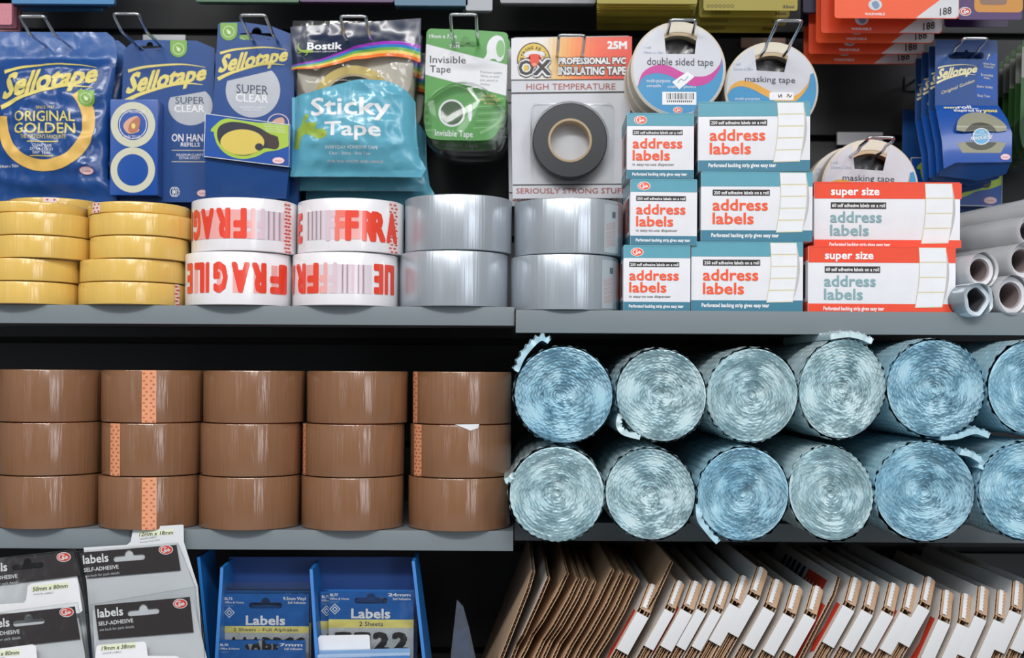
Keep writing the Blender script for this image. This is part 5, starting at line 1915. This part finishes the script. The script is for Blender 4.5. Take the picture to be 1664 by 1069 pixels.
label_pack('black headed label pack with raised 12 by 18 mm tab against the shelf', YBK, (210, 1000),
           [(556, 264), (1322, 196), (1462, 520), (1600, BOT), (760, BOT)], [(575, 275), (1308, 212), (1346, 402), (645, 466)],
           [(604, 236), (930, 214), (958, 190), (972, 100), (1004, 84), (1340, 60), (1354, 64), (1360, 190), (1476, 520), (1600, BOT), (780, BOT)],
           '12mm x 18mm', [(1022, 150), (1276, 132)], 'WHITE LABELS', (955, 312, 240), (1230, 248), words(612, 358, 0, 0.105))
label_pack('black headed label pack in front of the pack with the raised tab', YF, (230, 1010),
           [(672, 662), (1482, 520), (1535, 900), (1600, BOT), (770, BOT)], [(705, 667), (1420, 600), (1456, 862), (746, 920)],
           [(690, 700), (1440, 620), (1560, 1060), (1600, BOT), (770, BOT)],
           '19mm x 38mm', [(765, 1000), (1016, 978)], 'WHITE LABELS', (1075, 716, 240), (1350, 650), words(735, 757, 0, 0.105))
label_pack('black headed label pack with 50 by 80 mm tab, at the picture edge behind', YBK, (60, 1010),
           [(-160, 330), (548, 246), (640, 620), (760, BOT), (-100, BOT)], [(-150, 336), (532, 258), (592, 440), (-110, 528)],
           [(-140, 420), (560, 440), (620, 640), (760, BOT), (-100, BOT)],
           '50mm x 80mm', [(243, 560), (503, 532)], 'WHITE LABELS', (192, 375, 240), (460, 304), words(-150, 428, 0, 0.105))
label_pack('black headed label pack with transparent green 80 mm tab, at the picture edge in front', YF, (60, 1020),
           [(-170, 740), (580, 640), (650, 1000), (740, BOT), (-60, BOT)], [(-140, 750), (556, 672), (606, 914), (-100, 996)],
           [(-140, 830), (580, 760), (640, 1020), (730, BOT), (-70, BOT)],
           '50mm x 80mm', [(-110, 1056), (144, 1030)], 'TRANSPARENT GREEN', (215, 792, 240), (497, 714), words(-116, 840, 0, 0.105), hole_white=True)
# white size tabs folded over the front packs
def size_tab(label, Y, c, q, txt, tq, sub):
    a = Art(4.622, 0, 840)
    o = thing('size_card', label, 'label card', P(c[0], c[1], Y), 'white size cards', (-0.1, 0, 0))
    fm = flat(c[0], c[1], Y)
    mb = MB()
    mb.plate([a.t(p) for p in q], fm, 0.0005, PAPER)
    b = Art(4.622, 0, 840)
    (x0, y0), (x1, y1) = tq
    h = (x1 - x0) * .125
    b.poly(SIZEG, [(x0 - 8, y0 + 4), (x1 + 8, y1 + 4), (x1 + 8, y1 - h - 8), (x0 - 8, y0 - h - 8)], 1)
    b.textq(BLACK, txt, (x0, y0), (x1, y1), (x1 + 3, y1 - h), (x0 + 3, y0 - h), 2, 0.012)
    b.textq(TINY, sub, (x0 + 6, y0 + 30), (x0 + (x1 - x0) * .6, y0 + 14), (x0 + (x1 - x0) * .6, y0), (x0 + 6, y0 + 16), 2)
    b.emit(mb, fm)
    mb.build('card', o)
size_tab('white 50 by 80 mm size card between the two packs at the picture edge', 1.070, (85, 975), [(-60, 660), (180, 645), (196, 620), (204, 520), (230, 502), (560, 458), (576, 468), (622, 700), (600, 720), (-60, 720)], '50mm x 80mm', [(243, 560), (503, 530)], 'WHITE LABELS')
size_tab('white 19 by 38 mm size card low in front of the right label pack', 1.036, (195, 1052), [(718, 1080), (724, 975), (740, 962), (1075, 934), (1096, 948), (1112, 1040), (1330, 1040), (1400, 1090), (1440, 1300), (718, 1300)], '19mm x 38mm', [(765, 1002), (1014, 980)], 'WHITE LABELS')
size_tab('white 80 mm green label size card at the bottom picture corner', 1.036, (25, 1056), [(-80, 1000), (240, 956), (268, 968), (284, 1080), (300, 1300), (-80, 1300)], '50mm x 80mm', [(-110, 1050), (144, 1030)], 'TRANSPARENT GREEN')

# ---------------------------------------------------------------- blue display trays with packs of vinyl letters
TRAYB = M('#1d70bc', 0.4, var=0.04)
TRAYSHADE = M('#123a78', 0.5, var=0.05)  # tray blue with the shade under the shelf painted in, for the back board
def slab(mb, pts, off, m):
    """a board through four points with a thickness given by off"""
    v0 = [mb.bm.verts.new(p) for p in pts]
    v1 = [mb.bm.verts.new(Vector(p) + Vector(off)) for p in pts]
    mi = mb.slot(m)
    n = len(pts)
    for q in (v0, v1[::-1]):
        mb.bm.faces.new(q).material_index = mi
    for i in range(n):
        mb.bm.faces.new((v0[i], v0[(i + 1) % n], v1[(i + 1) % n], v1[i])).material_index = mi
def tray(label, lw, rw, divs, back, c, dy=0.0):
    o = thing('display_tray', label, 'display tray', P(c[0], c[1], 1.10), 'blue display trays')
    org = Vector(o.location)
    zb = Z5 + 0.001
    def wall(nm, p0, p1, y0=1.075, y1=1.095, yb=1.135):
        y0, y1, yb = y0 + dy, y1 + dy * .5, yb + dy
        a, b = P(p0[0], p0[1], y0), P(p1[0], p1[1], y1)
        a2 = a + (a - b) * ((a.z - zb) / (b.z - a.z))
        mb = MB()
        slab(mb, [a2 - org, b - org, Vector((b.x, yb, b.z + 0.002)) - org, Vector((a2.x, yb, zb)) - org], (0.0028, 0, 0), TRAYB)
        mb.build(nm, o)
    wall('side_wall', *lw)
    wall('side_wall', *rw)
    for d in divs:
        wall('divider', *d)
    mb = MB()
    l, r, t = back
    A, B = P(l, t, 1.134 + dy), P(r, t, 1.134 + dy)
    A.x, B.x = P(*lw[1], 1.095).x - 0.001, P(*rw[1], 1.095).x + 0.002
    slab(mb, [Vector((A.x, 1.134 + dy, zb)) - org, Vector((B.x, 1.134 + dy, zb)) - org, B - org, A - org], (0, 0.002, 0), TRAYSHADE)
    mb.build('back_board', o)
    mb = MB()
    f0, f1 = P(lw[0][0], 1069, 1.075), P(rw[0][0], 1069, 1.075)
    mb.box(f0.x - org.x, f1.x - org.x, 1.07 + dy - org.y, 1.134 + dy - org.y, zb - org.z, zb + 0.002 - org.z, TRAYB)
    mb.build('tray_floor', o)
    return o
tray('blue card display tray holding the vinyl letter packs', ((349, 1069), (358, 922)), ((686, 1069), (669, 912)), [((512, 1069), (503, 925))], (412, 700, 905), (515, 1000))
tray('narrow blue display tray beside the black headed label packs, mostly hidden', ((148, 1069), (146, 1000)), ((336, 1069), (320, 905)), [], (235, 420, 980), (240, 1000), 0.03)

def letter_pack(label, Y, c, sc, ox, oy, geo, code, size, lines, band, digits, loc=None, group='blue vinyl letter packs'):
    """geo = x0, x1, header top, header bottom, band bottom, pouch x0, x1, top, foot"""
    x0, x1, ht, hb_, bb, p0, p1, pt, ft = geo
    o = thing('letter_pack', label, 'label pack', loc or P(c[0], c[1], Y), group)
    fm = flat(c[0], c[1], Y)
    a = Art(sc, ox, oy)
    mb = MB()
    W = x1 - x0
    cxh, cyh = x0 + W * .495, ht + (hb_ - ht) * .36
    mb.plate([a.t(p) for p in rrect(x0, ht, x1, hb_ + 1)], fm, 0.0005, LBLUE, [[a.t(p) for p in euro(cxh, cyh, W * .39, 54, 40)]])
    mb.plate([a.t(p) for p in rrect(x0, hb_ + 1, x1, ft)], fm, 0.0005, SHEET)
    a.rect(LYEL, x0, hb_ + 2, x1, bb, 1)
    for i in range(int((W + 300) / 26)):
        xa = x0 - 150 + i * 26
        yb_ = min(ft, bb + 260)
        k = 0.55 * (yb_ - bb)
        pa, pb = max(x0, xa), min(x1, xa + 10)
        if xa > x0 and xa + 10 + k < x1:
            a.poly(STRIPE, [(xa + k, bb + 2), (xa + 10 + k, bb + 2), (xa + 10, yb_), (xa, yb_)], 1)
    a.text(TEXTW, code, x0 + W * .015, ht + 32, x0 + W * .11, ht + 56, 2, 0.03).text(TEXTW, 'Office & Home', x0 + W * .012, ht + 68, x0 + W * .24, ht + 88, 2, 0.015)
    a.text(SOFT, 'expost', x0 + W * .02, ht + 100, x0 + W * .12, ht + 114, 2)
    a.text(TEXTW, size, x1 - W * .30, ht + 26, x1 - W * .035, ht + 54, 2, 0.03).text(TEXTW, 'Self Adhesive', x1 - W * .245, ht + 66, x1 - W * .035, ht + 88, 2, 0.015)
    if hb_ - ht > 200:
        dx, dy, r = x0 + W * .073, ht + 172, 50
        for k_, m, L in ((1, TEXTW, 2), (.80, LBLUE, 3), (.52, TEXTW, 4), (.3, LBLUE, 5)):
            a.poly(m, [(dx - r * k_, dy), (dx, dy - r * k_), (dx + r * k_, dy), (dx, dy + r * k_)], L)
        a.text(TEXTW, 'Labels', x0 + W * .265, hb_ - 100, x0 + W * .725, hb_ - 12, 2, 0.03)
        a.text(NAVYT, band, x0 + W * (.12 if len(band) > 12 else .36), hb_ + 18, x0 + W * (.88 if len(band) > 12 else .64), bb - 16, 2, 0.004)
        n = len(digits)
        for i, ch in enumerate(digits):
            xa = x0 + W * (.07 + .9 * i / n)
            a.text(BLACK, ch, xa, bb + 40, xa + W * .8 / n, bb + 40 + W * (.22 if n < 5 else .15), 3, 0.06)
    a.emit(mb, fm)
    tag(mb.build('printed_card', o), 'blue and yellow printed card')
    mb = MB()
    mb.plate([a.t(p) for p in ((p0, pt + 6), (p1, pt - 4), (p1 + 4, ft), (p0 - 4, ft))], lambda u, v, d: fm(u, v, 0) + Vector((0, -0.0018 - 0.0012 * noise.noise(Vector((u / 15, v / 15, 2))) - d, 0)), 0.0001, POUCH)
    tag(mb.build('clear_pouch', o), 'clear film pouch')
    return o
k = dict(sc=5.655, ox=330, oy=880)
p = letter_pack('blue 9.5 mm vinyl letter pack with yellow full alphabet band', 1.100, (430, 990), **k, geo=(185, 972, 480, 775, 838, 170, 1005, 402, 1300), code='BL72', size='9.5mm Vinyl', lines=0, band='2 Sheets - Full Alphabet', digits='AAABBCC')
for i in range(2):
    dup(p, P(430, 990, 1.100) + Vector((0.001, 0.006 + 0.006 * i, 0.002)), f'blue 9.5 mm vinyl letter pack, {ORD[i + 1]} in its row, top edge showing')
letter_pack('blue 7 mm vinyl letter pack low in front of the full alphabet one', 1.082, (425, 1050), **k, geo=(145, 942, 905, 1080, 1081, 128, 975, 890, 1400), code='BL70', size='7mm', lines=0, band='', digits='')
k = dict(sc=5.547, ox=500, oy=880)
p = letter_pack('blue 24 mm vinyl number pack with yellow two sheets band', 1.098, (602, 990), **k, geo=(190, 955, 436, 700, 776, 180, 992, 428, 1300), code='BL77', size='24mm', lines=0, band='2 Sheets', digits='1122')
dup(p, P(602, 990, 1.098) + Vector((-0.0085, 0.007, -0.003)), 'blue 24 mm vinyl number pack, second in its row, set off to one side')
dup(p, P(602, 990, 1.098) + Vector((-0.006, 0.014, -0.002)), 'blue 24 mm vinyl number pack, third in its row, mostly hidden')
o = thing('blank_card', 'blank white card standing before the 24 mm number pack', 'card', P(558, 1046, 1.084))
mb = MB()
a = Art(5.547, 500, 880)
mb.plate([a.t(q) for q in [(92, 870), (110, 848), (540, 838), (558, 848), (566, 985), (640, 1300), (92, 1300)]], flat(558, 1046, 1.084), 0.0008, PAPER)
mb.build('card', o)
BPOUCH = M('#7fa4cc', 0.3, var=.06, coat=0.5)
for i, (y0, m) in enumerate(((962, BPOUCH), (1000, M('#a9c2dc', .3, coat=.5)), (1030, M('#3d78bc', .3, coat=.5)))):
    o = thing('letter_pack', f'pale blue pouch edge, {ORD[i]} in the row below the 24 mm number pack', 'label pack', P(590, 1060, 1.080 - .008 * i), 'blue vinyl letter packs')
    mb = MB()
    a = Art(5.547, 500, 880)
    mb.plate([a.t(q) for q in [(90, y0 + 25), (925 - 4 * i, y0), (930, 1300), (88, 1300)]], flat(590, 1060, 1.080 - .008 * i), 0.003, m)
    mb.build('pouch', o)
# clear pouch leaning beside the big cardboard box
o = thing('clear_pouch', 'clear bluish film pouch leaning beside the large brown cardboard box', 'film pouch', P(770, 1060, 1.10))
mb = MB()
fm = flat(770, 1060, 1.10)
q = [(742, 975), (752, 985), (762, 1020), (775, 1080), (790, 1190), (728, 1190), (733, 1060)]
mb.plate(q, fm, 0.004, film('blue_pouch', '#c4d2e4', 0.10, 0.12, 0.5, 60))
mb.build('film_sleeve', o)
mb = MB()
mb.plate([(738, 1030), (756, 1020), (772, 1100), (784, 1188), (732, 1188)], lambda u, v, d: fm(u, v, 0) + Vector((0, 0.005 - d, 0)), 0.001, M('#2c4470', 0.4))
mb.build('insert_card', o)
